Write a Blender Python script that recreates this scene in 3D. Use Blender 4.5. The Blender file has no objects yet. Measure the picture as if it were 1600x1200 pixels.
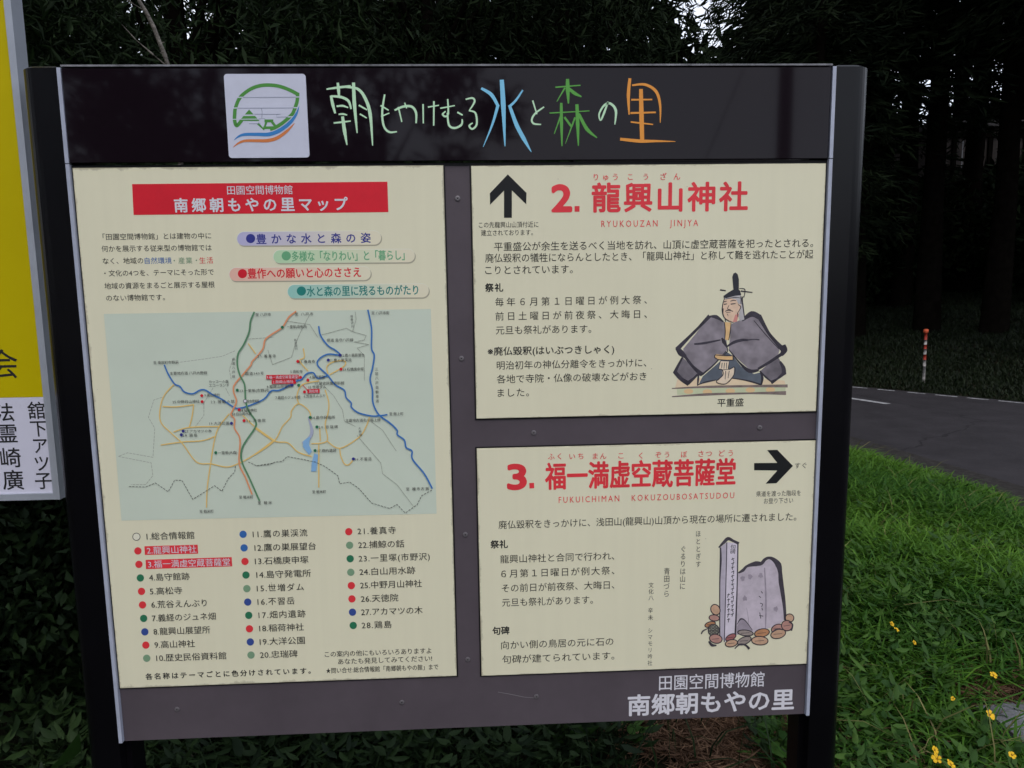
import bpy, math, random
import numpy as np
from mathutils import Vector, Matrix

random.seed(7)
rng = np.random.default_rng(11)
SC = bpy.context.scene
COL = SC.collection

# ------------------------------------------------------------------ camera
# The sign face is the plane y = 0 (x right, z up, metres).  The camera pose follows from the
# four measured corners of the sign face.
SIGN_W = 1.8
CAM_H = 1.62
FPX = 1094.58                      # focal length in photo pixels (photo 1600 x 1200)
CORN = [(92, 107), (1304, 105), (1262, 1115), (189, 1158)]


def homography(src, dst):
    A = []
    for (x, y), (u, v) in zip(src, dst):
        A.append([x, y, 1, 0, 0, 0, -u * x, -u * y, -u])
        A.append([0, 0, 0, x, y, 1, -v * x, -v * y, -v])
    return np.linalg.svd(np.array(A, float))[2][-1].reshape(3, 3)


HM = homography([(0, 0), (1, 0), (1, 1), (0, 1)], CORN)
HI = np.linalg.inv(HM)
_m = np.array([[1 / FPX, 0, -800 / FPX], [0, 1 / FPX, -600 / FPX], [0, 0, 1]]) @ HM
if _m[2, 2] < 0:
    _m = -_m
_k = SIGN_W / np.linalg.norm(_m[:, 0])
SIGN_H = np.linalg.norm(_m[:, 1]) * _k
ex = _m[:, 0] / np.linalg.norm(_m[:, 0])
ez = -_m[:, 1] / np.linalg.norm(_m[:, 1])
ey = np.cross(ez, ex)
ey /= np.linalg.norm(ey)
ez = np.cross(ex, ey)
RW = np.array([ex, ey, ez])          # rows: world axes in camera (x right, y down, z forward)
_tl = _m[:, 2] * _k                  # top left corner in camera space
_c = RW @ (-_tl)                     # camera relative to the top left corner, world axes
ZTOP = CAM_H - _c[2]
CAM = np.array([-SIGN_W / 2 + _c[0], _c[1], CAM_H])
cam_d = bpy.data.cameras.new('camera')
cam = bpy.data.objects.new('camera', cam_d)
COL.objects.link(cam)
cam_d.sensor_width = 36.0
cam_d.lens = 36.0 * FPX / 1600
cam_d.clip_end = 600
cam_d.clip_start = 0.02
M = Matrix.Identity(4)
for i in range(3):
    M[i][0], M[i][1], M[i][2], M[i][3] = RW[i, 0], -RW[i, 1], -RW[i, 2], CAM[i]
cam.matrix_world = M
SC.camera = cam

# ------------------------------------------------------------------ light
SUN_EL, SUN_AZ = 56, 176             # azimuth measured clockwise from +y: high behind the viewer, veiled by cloud
world = bpy.data.worlds.new('World')
SC.world = world
world.use_nodes = True
wn = world.node_tree
bg = wn.nodes['Background']
sky = wn.nodes.new('ShaderNodeTexSky')
sky.sky_type = 'NISHITA'
sky.sun_disc = False
sky.sun_elevation = math.radians(SUN_EL)
sky.sun_rotation = math.radians(SUN_AZ)
sky.air_density = 1.0
sky.dust_density = 1.5
sky.ozone_density = 1.0
# thin broken cloud over the whole sky
w_tc = wn.nodes.new('ShaderNodeTexCoord')
w_no = wn.nodes.new('ShaderNodeTexNoise')
w_no.inputs['Scale'].default_value = 2.4
w_no.inputs['Detail'].default_value = 6
wn.links.new(w_tc.outputs['Generated'], w_no.inputs['Vector'])
w_mr = wn.nodes.new('ShaderNodeMapRange')
w_mr.inputs['From Min'].default_value = .35
w_mr.inputs['From Max'].default_value = .65
w_mr.inputs['To Min'].default_value = .55
w_mr.inputs['To Max'].default_value = .92
wn.links.new(w_no.outputs['Fac'], w_mr.inputs['Value'])
w_mx = wn.nodes.new('ShaderNodeMix')
w_mx.data_type = 'RGBA'
w_mx.inputs[7].default_value = (5.2, 5.35, 5.9, 1)
wn.links.new(w_mr.outputs['Result'], w_mx.inputs[0])
wn.links.new(sky.outputs['Color'], w_mx.inputs[6])
wn.links.new(w_mx.outputs[2], bg.inputs['Color'])
bg.inputs['Strength'].default_value = 0.12
sl = bpy.data.lights.new('sun', 'SUN')
sl.energy = 0.5
sl.angle = math.radians(25)
sl.color = (1.0, 0.95, 0.88)
so = bpy.data.objects.new('sun', sl)
COL.objects.link(so)
so.location = (0, -10, 12)
so.rotation_euler = (math.radians(90 - SUN_EL), 0, math.radians(180 - SUN_AZ + 180 + 180))
SC.view_settings.view_transform = 'Standard'
SC.view_settings.look = 'None'
SC.view_settings.gamma = 1.0
SC.view_settings.exposure = 0.98
_sd = Vector((math.sin(math.radians(SUN_AZ)) * math.cos(math.radians(SUN_EL)),
              math.cos(math.radians(SUN_AZ)) * math.cos(math.radians(SUN_EL)), math.sin(math.radians(SUN_EL))))
so.rotation_euler = _sd.to_track_quat('Z', 'Y').to_euler()
SC.cycles.max_bounces = 6
SC.cycles.diffuse_bounces = 3
SC.cycles.sample_clamp_indirect = 4


# ------------------------------------------------------------------ helpers
def S(px, py):
    """photo pixel -> (x, z) on the sign face"""
    q = HI @ np.array([px, py, 1.0])
    return (q[0] / q[2] - .5) * SIGN_W, ZTOP - q[1] / q[2] * SIGN_H


def ray(px, py):
    d = np.array([(px - 800) / FPX, (py - 600) / FPX, 1.0])
    return RW @ d


def G(px, py, z=0.0):
    """photo pixel -> point at height z"""
    d = ray(px, py)
    t = (z - CAM[2]) / d[2]
    return CAM + d * t


def AT(px, py, dist):
    """photo pixel -> point at the depth y = dist"""
    d = ray(px, py)
    return CAM + d * ((dist - CAM[1]) / d[1])


def lin(c):
    c = c / 255.0
    return c / 12.92 if c <= .04045 else ((c + .055) / 1.055) ** 2.4


LGT = (0.60, 0.63, 0.68)              # light falling on the sign face: seen colour = albedo x this


def ink(r, g, b):
    return tuple(min(.85, lin(v) / l) for v, l in zip((r, g, b), LGT))


MATS = {}


def mat(name, col, rough=.6, spec=.3, metal=0.0, var=0.0, scale=8.0, bump=0.0, bscale=60.0, detail=4.0, col2=None):
    if name in MATS:
        return MATS[name]
    m = bpy.data.materials.new(name)
    m.use_nodes = True
    nt = m.node_tree
    b = nt.nodes['Principled BSDF']
    b.inputs['Base Color'].default_value = (*col, 1)
    b.inputs['Roughness'].default_value = rough
    b.inputs['Specular IOR Level'].default_value = spec
    b.inputs['Metallic'].default_value = metal
    if var or bump or col2:
        tc = nt.nodes.new('ShaderNodeTexCoord')
    if var or col2:
        n = nt.nodes.new('ShaderNodeTexNoise')
        n.inputs['Scale'].default_value = scale
        n.inputs['Detail'].default_value = detail
        n.inputs['Roughness'].default_value = .65
        nt.links.new(tc.outputs['Object'], n.inputs['Vector'])
        rp = nt.nodes.new('ShaderNodeValToRGB')
        rp.color_ramp.elements[0].position = .32
        rp.color_ramp.elements[1].position = .68
        c2 = col2 or tuple(v * (1 - var) for v in col)
        c1 = col if col2 else tuple(min(.9, v * (1 + var * .6)) for v in col)
        rp.color_ramp.elements[0].color = (*c2, 1)
        rp.color_ramp.elements[1].color = (*c1, 1)
        nt.links.new(n.outputs['Fac'], rp.inputs['Fac'])
        nt.links.new(rp.outputs['Color'], b.inputs['Base Color'])
    if bump:
        n2 = nt.nodes.new('ShaderNodeTexNoise')
        n2.inputs['Scale'].default_value = bscale
        n2.inputs['Detail'].default_value = 5
        nt.links.new(tc.outputs['Object'], n2.inputs['Vector'])
        bp = nt.nodes.new('ShaderNodeBump')
        bp.inputs['Strength'].default_value = bump
        bp.inputs['Distance'].default_value = .02
        nt.links.new(n2.outputs['Fac'], bp.inputs['Height'])
        nt.links.new(bp.outputs['Normal'], b.inputs['Normal'])
    MATS[name] = m
    return m


def leafmat(name, ca, cb, rough=.55, spec=.25, trans=.0):
    """foliage: each leaf takes a colour between ca and cb from the attribute 'tint'"""
    m = bpy.data.materials.new(name)
    m.use_nodes = True
    nt = m.node_tree
    b = nt.nodes['Principled BSDF']
    a = nt.nodes.new('ShaderNodeAttribute')
    a.attribute_name = 'tint'
    rp = nt.nodes.new('ShaderNodeValToRGB')
    rp.color_ramp.elements[0].color = (*ca, 1)
    rp.color_ramp.elements[1].color = (*cb, 1)
    nt.links.new(a.outputs['Fac'], rp.inputs['Fac'])
    nt.links.new(rp.outputs['Color'], b.inputs['Base Color'])
    b.inputs['Roughness'].default_value = rough
    b.inputs['Specular IOR Level'].default_value = spec
    if trans:
        t = nt.nodes.new('ShaderNodeBsdfTranslucent')
        nt.links.new(rp.outputs['Color'], t.inputs['Color'])
        mx = nt.nodes.new('ShaderNodeMixShader')
        mx.inputs[0].default_value = trans
        nt.links.new(b.outputs[0], mx.inputs[1])
        nt.links.new(t.outputs[0], mx.inputs[2])
        nt.links.new(mx.outputs[0], nt.nodes['Material Output'].inputs['Surface'])
    return m


class MB:
    """collects faces, then links them as ONE mesh object"""

    def __init__(s):
        s.v, s.f, s.mi, s.mats, s.tint = [], [], [], [], None

    def mid(s, m):
        if m not in s.mats:
            s.mats.append(m)
        return s.mats.index(m)

    def add(s, verts, faces, m):
        o = len(s.v)
        s.v.extend([tuple(map(float, p)) for p in verts])
        k = s.mid(m)
        for f in faces:
            s.f.append([i + o for i in f])
            s.mi.append(k)

    def box(s, c, d, m, rz=0.0):
        hx, hy, hz = d[0] / 2, d[1] / 2, d[2] / 2
        P = [Vector((sx * hx, sy * hy, sz * hz)) for sz in (-1, 1) for sy in (-1, 1) for sx in (-1, 1)]
        R = Matrix.Rotation(rz, 3, 'Z')
        P = [R @ p + Vector(c) for p in P]
        s.add(P, [(0, 2, 3, 1), (4, 5, 7, 6), (0, 1, 5, 4), (2, 6, 7, 3), (0, 4, 6, 2), (1, 3, 7, 5)], m)

    def tube(s, pts, radii, m, n=8, cap=True):
        pts = [Vector(p) for p in pts]
        if not hasattr(radii, '__len__'):
            radii = [radii] * len(pts)
        vs, fs = [], []
        up = Vector((0, 0, 1))
        for i, p in enumerate(pts):
            d = (pts[min(i + 1, len(pts) - 1)] - pts[max(i - 1, 0)])
            d.normalize()
            a = d.cross(up if abs(d.z) < .95 else Vector((1, 0, 0))).normalized()
            b = d.cross(a).normalized()
            for k in range(n):
                t = 2 * math.pi * k / n
                vs.append(p + (a * math.cos(t) + b * math.sin(t)) * radii[i])
        for i in range(len(pts) - 1):
            for k in range(n):
                k2 = (k + 1) % n
                fs.append((i * n + k, i * n + k2, (i + 1) * n + k2, (i + 1) * n + k))
        if cap:
            fs.append(tuple(range(n)))
            fs.append(tuple(range((len(pts) - 1) * n + n - 1, (len(pts) - 1) * n - 1, -1)))
        s.add(vs, fs, m)

    def build(s, name, parent=None, smooth=False, loc=None):
        me = bpy.data.meshes.new(name)
        me.from_pydata(s.v, [], s.f)
        for m in s.mats:
            me.materials.append(m)
        me.polygons.foreach_set('material_index', s.mi)
        if smooth:
            me.polygons.foreach_set('use_smooth', [True] * len(me.polygons))
        me.update()
        o = bpy.data.objects.new(name, me)
        COL.objects.link(o)
        if parent is not None:
            o.parent = parent
            p = parent
            off = Vector((0, 0, 0))
            while p is not None:
                off += p.location
                p = p.parent
            if off.length > 0 and loc is None:
                me.transform(Matrix.Translation(-off))     # vertices were given in world space
        if loc is not None:
            o.location = loc
        return o


def tag(o, label=None, cat=None, group=None, kind=None):
    if label:
        o['label'] = label
    if cat:
        o['category'] = cat
    if group:
        o['group'] = group
    if kind:
        o['kind'] = kind
    return o


def empty(name, loc=(0, 0, 0)):
    o = bpy.data.objects.new(name, None)
    COL.objects.link(o)
    o.location = loc
    return o


def copy_tree(o, parent=None):
    c = o.copy()
    COL.objects.link(c)
    if parent is not None:
        c.parent = parent
    for ch in [k for k in o.children]:
        copy_tree(ch, c)
    return c


# ---- flat artwork printed on the sign face, drawn as thin layers of ink
class Art:
    def __init__(s, y):
        s.mb = MB()
        s.y = y
        s.k = 0

    def depth(s):
        return s.y - s.k * 6e-6

    def poly(s, pts, m, z=None):
        s.k += 1
        P = [S(*p) for p in pts]
        a = sum(P[i][0] * P[(i + 1) % len(P)][1] - P[(i + 1) % len(P)][0] * P[i][1] for i in range(len(P)))
        if a < 0:
            P = P[::-1]
        from mathutils.geometry import tessellate_polygon
        tri = tessellate_polygon([[Vector((p[0], p[1], 0)) for p in P]])
        s.mb.add([(p[0], s.depth(), p[1]) for p in P], [t for t in tri], m)

    def stroke(s, pts, w, m, smooth=True, taper=None):
        """ribbon along photo pixels; w = width in photo pixels, or one width per point"""
        s.k += 1
        n = len(pts)
        W = list(w) if hasattr(w, '__len__') else [w] * n
        P = [Vector((*p, 0)) for p in pts]
        if smooth and n > 2:
            Q, V = [], []
            for i in range(n - 1):
                p0, p1, p2, p3 = P[max(i - 1, 0)], P[i], P[i + 1], P[min(i + 2, n - 1)]
                for k in range(5):
                    t = k / 5
                    Q.append(.5 * ((2 * p1) + (p2 - p0) * t + (2 * p0 - 5 * p1 + 4 * p2 - p3) * t * t + (3 * p1 - p0 - 3 * p2 + p3) * t ** 3))
                    V.append(W[i] * (1 - t) + W[i + 1] * t)
            Q.append(P[-1])
            V.append(W[-1])
            P, W = Q, V
        n = len(P)
        vs, fs = [], []
        for i in range(n):
            d = P[min(i + 1, n - 1)] - P[max(i - 1, 0)]
            d = d.normalized() if d.length > 0 else Vector((1, 0, 0))
            q = Vector((-d.y, d.x, 0))
            e = d * (W[i] * .3 if i == n - 1 else (-W[i] * .3 if i == 0 else 0))
            for sg in (-.5, .5):
                a = P[i] + q * sg * W[i] + e * .6
                x, z = S(a.x, a.y)
                vs.append((x, s.depth(), z))
        for i in range(n - 1):
            fs.append((2 * i, 2 * i + 2, 2 * i + 3, 2 * i + 1))
        s.mb.add(vs, fs, m)

    def dash(s, pts, w, m, on, off):
        acc, P = 0.0, [Vector(p) for p in pts]
        for a, b in zip(P[:-1], P[1:]):
            L = (b - a).length
            t = -acc
            while t < L:
                t0, t1 = max(t, 0), min(t + on, L)
                if t1 > t0:
                    s.stroke([tuple(a + (b - a) * (t0 / L)), tuple(a + (b - a) * (t1 / L))], w, m, False)
                t += on + off
            acc = (acc + L) % (on + off)

    def dot(s, c, r, m, ry=None, rot=0.0, n=20, lump=0.0):
        ry = ry or r
        pts = []
        for k in range(n):
            t = 2 * math.pi * k / n
            q = 1 + lump * math.sin(3 * t + c[0]) * .5 + lump * math.sin(5 * t + c[1]) * .5
            x, y = r * q * math.cos(t), ry * q * math.sin(t)
            pts.append((c[0] + x * math.cos(rot) - y * math.sin(rot), c[1] + x * math.sin(rot) + y * math.cos(rot)))
        s.poly(pts, m)

    def ring(s, c, r, w, m, ry=None, rot=0.0):
        ry = ry or r
        pts = []
        for k in range(17):
            t = 2 * math.pi * k / 16
            x, y = r * math.cos(t), ry * math.sin(t)
            pts.append((c[0] + x * math.cos(rot) - y * math.sin(rot), c[1] + x * math.sin(rot) + y * math.cos(rot)))
        s.stroke(pts, w, m)

    def text(s, body, a, b, h, m, bold=0.0, res=2, wide=True):
        """one line of lettering between the photo pixels a and b (middle of the line), h = height of a character in photo pixels"""
        s.k += 1
        (xa, za), (xb, zb) = S(*a), S(*b)
        hx0, hz0 = S(a[0], a[1] - h / 2)
        hx1, hz1 = S(a[0], a[1] + h / 2)
        em = (hz0 - hz1) / .90
        width = xb - xa
        s.mb_text(body, xa, width, (za + zb) / 2, em, m, bold, res)

    def mb_text(s, body, x, width, zc, em, m, bold, res):
        rb, bold = bold, 0.0
        V, F = glyphs(body, 1.0, bold, res)
        w1 = V[:, 0].max() - V[:, 0].min()
        if len(body) > 1 and w1 * em < width * 1.0:
            V2, _ = glyphs(body, 2.0, bold, res)
            w2 = V2[:, 0].max() - V2[:, 0].min()
            sp = 1 + (width / em - w1) / max(w2 - w1, 1e-6)
            if sp < 1.12:
                kx = width / w1
            else:
                V, F = glyphs(body, sp, bold, res)
                kx = width / (V[:, 0].max() - V[:, 0].min())
        else:
            kx = width / w1
        x0 = V[:, 0].min()
        cap = all(ord(ch) < 256 for ch in body)
        mid = .364 if cap else .38
        ky = em * (1.24 if cap else 1.0)
        for q, (ox, oz) in enumerate(rings(rb * em)):         # heavier weights: the outline laid down again, shifted
            s.mb.add([(x + (v[0] - x0) * kx + ox, s.depth() - q * 6e-7, zc + (v[1] - mid) * ky + oz) for v in V], F, m)

    def column(s, body, pts0, pts1, h, m, bold=0.0, w=None):
        """vertical lettering, one character after another from pts0 to pts1 (centres)"""
        n = len(body)
        for i, ch in enumerate(body):
            if ch == ' ':
                continue
            t = i / max(n - 1, 1)
            cx, cy = pts0[0] + (pts1[0] - pts0[0]) * t, pts0[1] + (pts1[1] - pts0[1]) * t
            V, F = glyphs(ch, 1.0, 0.0, 2)
            x, z = S(cx, cy)
            em = (S(cx, cy - h / 2)[1] - S(cx, cy + h / 2)[1])
            kw = (w or 1.0) * em
            for q, (ox, oz) in enumerate(rings(bold * em)):
                s.mb.add([(x + (v[0] - .5) * kw + ox, s.depth() - q * 6e-7, z + (v[1] - .38) * em + oz) for v in V], F, m)

    def build(s, name, parent):
        return s.mb.build(name, parent)


def rings(rad):
    if rad <= 0:
        return [(0, 0)]
    if rad < .00015:
        return [(0, 0), (rad, 0), (-rad, 0)]
    return [(0, 0)] + [(rad * math.cos(k * math.pi / 4), rad * math.sin(k * math.pi / 4)) for k in range(8)]



def glyphs(body, sp, bold, res):
    c = bpy.data.curves.new('text', 'FONT')
    c.body = body
    c.space_character = sp
    c.resolution_u = res
    o = bpy.data.objects.new('text', c)
    COL.objects.link(o)
    dg = bpy.context.evaluated_depsgraph_get()
    me = bpy.data.meshes.new_from_object(o.evaluated_get(dg))
    V = np.zeros(len(me.vertices) * 3, 'f')
    me.vertices.foreach_get('co', V)
    F = [tuple(p.vertices) for p in me.polygons]
    bpy.data.objects.remove(o)
    bpy.data.curves.remove(c)
    bpy.data.meshes.remove(me)
    return V.reshape(-1, 3), F


def zt(ox, oy, k):
    return lambda x, y: (ox + x * k, oy + y * k)


ZA = zt(110, 250, .375)
Z5 = zt(150, 470, .2834)
Z6 = zt(400, 470, .28329)
Z7 = zt(180, 810, .22508)
Z8 = zt(440, 810, .22508)
ZR = zt(730, 250, .35)
ZB = zt(740, 430, .1875)
ZF = zt(1030, 420, .18333)
ZC = zt(740, 690, .3375)
ZD = zt(750, 820, .2125)
ZE = zt(1070, 820, .18333)
ZL = zt(740, 1030, .35)
ZH = zt(500, 90, .375)
ZG = zt(340, 100, .13333)
ZY = zt(0, 500, .26667)

# ------------------------------------------------------------------ the information sign
def panelmat(name, col, stain):
    """printed sheet: cream plastic, faintly mottled, with brown grime creeping in from the edges"""
    m = bpy.data.materials.new(name)
    m.use_nodes = True
    nt = m.node_tree
    b = nt.nodes['Principled BSDF']
    b.inputs['Roughness'].default_value = .42
    b.inputs['Specular IOR Level'].default_value = .3
    tc = nt.nodes.new('ShaderNodeTexCoord')
    n = nt.nodes.new('ShaderNodeTexNoise')
    n.inputs['Scale'].default_value = 2.2
    n.inputs['Detail'].default_value = 5
    nt.links.new(tc.outputs['Object'], n.inputs['Vector'])
    mx = nt.nodes.new('ShaderNodeMix')
    mx.data_type = 'RGBA'
    mx.inputs[6].default_value = (*[v * .90 for v in col], 1)
    mx.inputs[7].default_value = (*[v * 1.06 for v in col], 1)
    nt.links.new(n.outputs['Fac'], mx.inputs[0])
    # faint rain streaks
    mp_ = nt.nodes.new('ShaderNodeMapping')
    mp_.inputs['Scale'].default_value = (26, 1, 1.1)
    nt.links.new(tc.outputs['Object'], mp_.inputs['Vector'])
    ns = nt.nodes.new('ShaderNodeTexNoise')
    ns.inputs['Scale'].default_value = 1.6
    ns.inputs['Detail'].default_value = 6
    nt.links.new(mp_.outputs['Vector'], ns.inputs['Vector'])
    av = nt.nodes.new('ShaderNodeMath')
    av.operation = 'MULTIPLY_ADD'
    av.inputs[1].default_value = .45
    nt.links.new(ns.outputs['Fac'], av.inputs[0])
    hf = nt.nodes.new('ShaderNodeMath')
    hf.operation = 'MULTIPLY'
    hf.inputs[1].default_value = .6
    nt.links.new(n.outputs['Fac'], hf.inputs[0])
    nt.links.new(hf.outputs[0], av.inputs[2])
    nt.links.new(av.outputs[0], mx.inputs[0])
    # edge distance from generated coordinates
    sp = nt.nodes.new('ShaderNodeSeparateXYZ')
    nt.links.new(tc.outputs['Generated'], sp.inputs[0])

    def math_(op, a, b_=None):
        q = nt.nodes.new('ShaderNodeMath')
        q.operation = op
        for i, v in enumerate((a, b_)):
            if v is None:
                continue
            if isinstance(v, (int, float)):
                q.inputs[i].default_value = v
            else:
                nt.links.new(v, q.inputs[i])
        return q.outputs[0]
    dx = math_('MINIMUM', sp.outputs[0], math_('SUBTRACT', 1.0, sp.outputs[0]))
    dz = math_('MINIMUM', sp.outputs[2], math_('SUBTRACT', 1.0, sp.outputs[2]))
    d = math_('MINIMUM', dx, dz)
    n2 = nt.nodes.new('ShaderNodeTexNoise')
    n2.inputs['Scale'].default_value = 22
    n2.inputs['Detail'].default_value = 6
    n2.inputs['Roughness'].default_value = .7
    nt.links.new(tc.outputs['Object'], n2.inputs['Vector'])
    thr = math_('MULTIPLY', math_('POWER', n2.outputs['Fac'], 4.0), .055)
    g = math_('SUBTRACT', 1.0, math_('DIVIDE', d, thr))
    cl = nt.nodes.new('ShaderNodeClamp')
    nt.links.new(g, cl.inputs[0])
    # fine dirt specks
    vo = nt.nodes.new('ShaderNodeTexVoronoi')
    vo.inputs['Scale'].default_value = 26
    nt.links.new(tc.outputs['Object'], vo.inputs['Vector'])
    lt = math_('LESS_THAN', vo.outputs['Distance'], .035)
    n3 = nt.nodes.new('ShaderNodeTexNoise')
    n3.inputs['Scale'].default_value = 9
    nt.links.new(tc.outputs['Object'], n3.inputs['Vector'])
    sk = math_('MULTIPLY', lt, math_('GREATER_THAN', n3.outputs['Fac'], .58))
    fac = math_('MAXIMUM', math_('MULTIPLY', cl.outputs[0], .6), math_('MULTIPLY', sk, .45))
    m2 = nt.nodes.new('ShaderNodeMix')
    m2.data_type = 'RGBA'
    nt.links.new(fac, m2.inputs[0])
    nt.links.new(mx.outputs[2], m2.inputs[6])
    m2.inputs[7].default_value = (*stain, 1)
    nt.links.new(m2.outputs[2], b.inputs['Base Color'])
    return m


def slab(mb, quad, y0, y1, m, inset=0.0):
    """quad (photo pixels TL TR BR BL) as a plate with its face at y0, back at y1"""
    P = [S(*q) for q in quad]
    cx, cz = sum(p[0] for p in P) / 4, sum(p[1] for p in P) / 4
    c = .0012
    vs = []
    for (x, z) in P:
        vs.append((x - math.copysign(c, x - cx), y0, z - math.copysign(c, z - cz)))
    for (x, z) in P:
        vs.append((x, y0 + c, z))
    for (x, z) in P:
        vs.append((x, y1, z))
    fs = [(3, 2, 1, 0), (8, 9, 10, 11)]
    for a in (0, 4):
        for k in range(4):
            k2 = (k + 1) % 4
            fs.append((a + k, a + k2, a + 4 + k2, a + 4 + k))
    mb.add(vs, fs, m)


# keep every edge square in the real sign: rectify the measured corners
def rect(x0, y0, x1, y1):
    return [(x0, y0), (x1, y0), (x1, y1), (x0, y1)]


M_POST = mat('post_black_paint', (.0030, .0028, .0040), .26, .22, var=.25, scale=3, bump=.02, bscale=300)
M_HEAD = mat('header_gloss', (.0090, .0054, .0082), .045, .20)
M_FRAME = mat('frame_plum_grey', (.094, .077, .089), .55, .25, var=.12, scale=5, bump=.03, bscale=400)
M_TRIM = mat('aluminium_trim', (.42, .45, .55), .35, .5, var=.12, scale=20)
M_GAP = mat('black_gap', (.006, .006, .007), .6)
M_SCREW = mat('screw_painted', (.17, .155, .165), .4, .5, metal=.3)
CREAM = panelmat('cream_sheet', ink(187, 187, 168), (.16, .12, .075))
I_BLACK = mat('ink_black', (.016, .017, .018), .5, .2)
I_SOFT = mat('ink_soft_black', (.06, .06, .056), .5, .3)
I_RED = mat('ink_red', ink(178, 26, 42), .45, .3, var=.08, scale=10)
I_RED2 = mat('ink_title_red', ink(188, 48, 58), .45, .3, var=.16, scale=9)
I_WHITE = mat('ink_white', ink(178, 180, 192), .5, .3)
I_NAVY = mat('ink_navy', ink(42, 46, 118), .45)
I_BLUE = mat('ink_blue', ink(44, 88, 150), .45)
I_GREEN = mat('ink_green', ink(36, 98, 72), .45)
I_SAGE = mat('ink_sage', ink(102, 132, 108), .45)
I_TEAL = mat('ink_teal', ink(30, 108, 104), .45)
I_LGREEN = mat('ink_pill_green', ink(86, 142, 108), .45)

SX0, _ = S(92, 107)
sign = empty('information_sign', (0, 0.03, 0))
tag(sign, 'large dark information board with cream map and shrine panels between two black rounded posts', 'information board')

# posts: flat front, outer side rounded back, running from the ground to the top of the board
XL, XR = -SIGN_W / 2, SIGN_W / 2


def post(side):
    mb = MB()
    prof = []
    x_in, x_out = .83 * XR / .9, XR + .094
    prof += [(XR - .014, .022), (XR + .002, .022), (XR + .002, -.006)]
    r = .042
    for k in range(9):
        t = math.pi / 2 * k / 8
        prof.append((x_out - r + r * math.sin(t), -.006 + r - r * math.cos(t)))
    prof += [(x_out, .055)]
    for k in range(1, 6):
        t = math.pi / 2 * k / 5
        prof.append((x_out - .03 + .03 * math.cos(t), .055 + .03 * math.sin(t)))
    prof += [(XR - .014, .085)]
    z0, z1 = -.25, ZTOP + .004
    n = len(prof)
    vs = []
    for z, ins in ((z0, 0), (z1 - .004, 0), (z1, .004)):
        for (x, y) in prof:
            cx, cy = XR + .04, .04
            vs.append((side * (x - ins * (1 if x > cx else -1)), y - ins * (1 if y > cy else -1), z))
    fs = []
    for a in (0, n):
        for k in range(n):
            k2 = (k + 1) % n
            q = (a + k, a + k2, a + n + k2, a + n + k)
            fs.append(q if side > 0 else q[::-1])
    top = tuple(range(2 * n, 3 * n))
    fs.append(top if side > 0 else top[::-1])
    mb.add(vs, fs, M_POST)
    return mb.build('post', sign)


for sd in (-1, 1):
    post(sd)
    mb = MB()
    x = sd * (XR - .0045)
    zsplit = S(112, 257)[1] if sd < 0 else S(1292, 249)[1]
    mb.box((x, -.0045, (ZTOP + zsplit) / 2), (.0085, .013, ZTOP - zsplit - .002), M_TRIM)
    mb.box((x, -.0045, (zsplit + ZTOP - SIGN_H) / 2), (.0085, .012, zsplit - ZTOP + SIGN_H - .002), M_TRIM)
    mb.build('trim_strip', sign)

# backing plate of the board
mb = MB()
zh = S(700, 257)[1]
xi = XR - .0092
mb.box((0, .008, (ZTOP - SIGN_H + zh) / 2), (2 * xi, .016, zh - ZTOP + SIGN_H), M_FRAME)
frame_o = mb.build('frame_plate', sign)
mb = MB()
for (px, py) in ((715, 310), (721, 560), (727, 835), (731, 1030), (834, 676), (1187, 668), (838, 1088), (628, 1097), (277, 1108)):
    x, z = S(px, py)
    mb = MB()
    mb.tube([(x, .0005, z), (x, -.0018, z), (x, -.0024, z)], [.0062, .0062, .0042], M_SCREW, 14)
    mb.tube([(x, -.0023, z), (x, -.0026, z)], [.0016, .0016], M_GAP, 6)
    mb.build('screw', frame_o)
a = Art(-.0008)
# scratch left on the lower rail
a.stroke([(778, 1081), (800, 1085), (820, 1089), (836, 1090)], [.6, 1, .8, .5], mat('scratch', (.22, .2, .21), .6))
a.build('scratch', frame_o)
a = Art(-.001)
a.text('田園空間博物館', ZL(828, 103), ZL(1297, 90), 23, I_WHITE, .006)
a.text('南郷朝もやの里', ZL(690, 203), ZL(1428, 180), 31.5, I_WHITE, .024)
a.build('lettering', frame_o)

# header
mb = MB()
slab(mb, [(99.5, 109), (1296, 106.5), (1290, 249), (112.5, 256)], -.010, .016, M_HEAD)
# square it up
header = mb.build('header_panel', sign)
mb = MB()
zt0 = ZTOP + .001
mb.box((0, .004, zt0 + .0022), (2 * xi, .028, .004), mat('header_top_edge', (.20, .20, .22), .5, .4, var=.6, scale=30))
mb.build('top_edge', header)
mb = MB()
zg = S(700, 254.6)[1]
mb.box((0, .004, zg - .0035), (2 * xi, .010, .007), M_GAP)  # dark strip along the gap line under the header
mb.build('dark_strip', header)
C_PALE = mat('letter_pale_green', ink(158, 192, 166), .4)
C_BLUE = mat('letter_sky_blue', ink(104, 166, 214), .4)
C_GREEN = mat('letter_green', ink(72, 136, 58), .4)
C_ORANGE = mat('letter_orange', ink(206, 126, 50), .4)
a = Art(-.0106)


def hs(col, *strokes):
    for pts, w in strokes:
        n = len(pts)
        if not hasattr(w, '__len__'):
            w = [w * .75] + [w] * (n - 2) + [w * .6]
        a.stroke([ZH(*p) for p in pts], [q * .375 for q in w], col)


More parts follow.
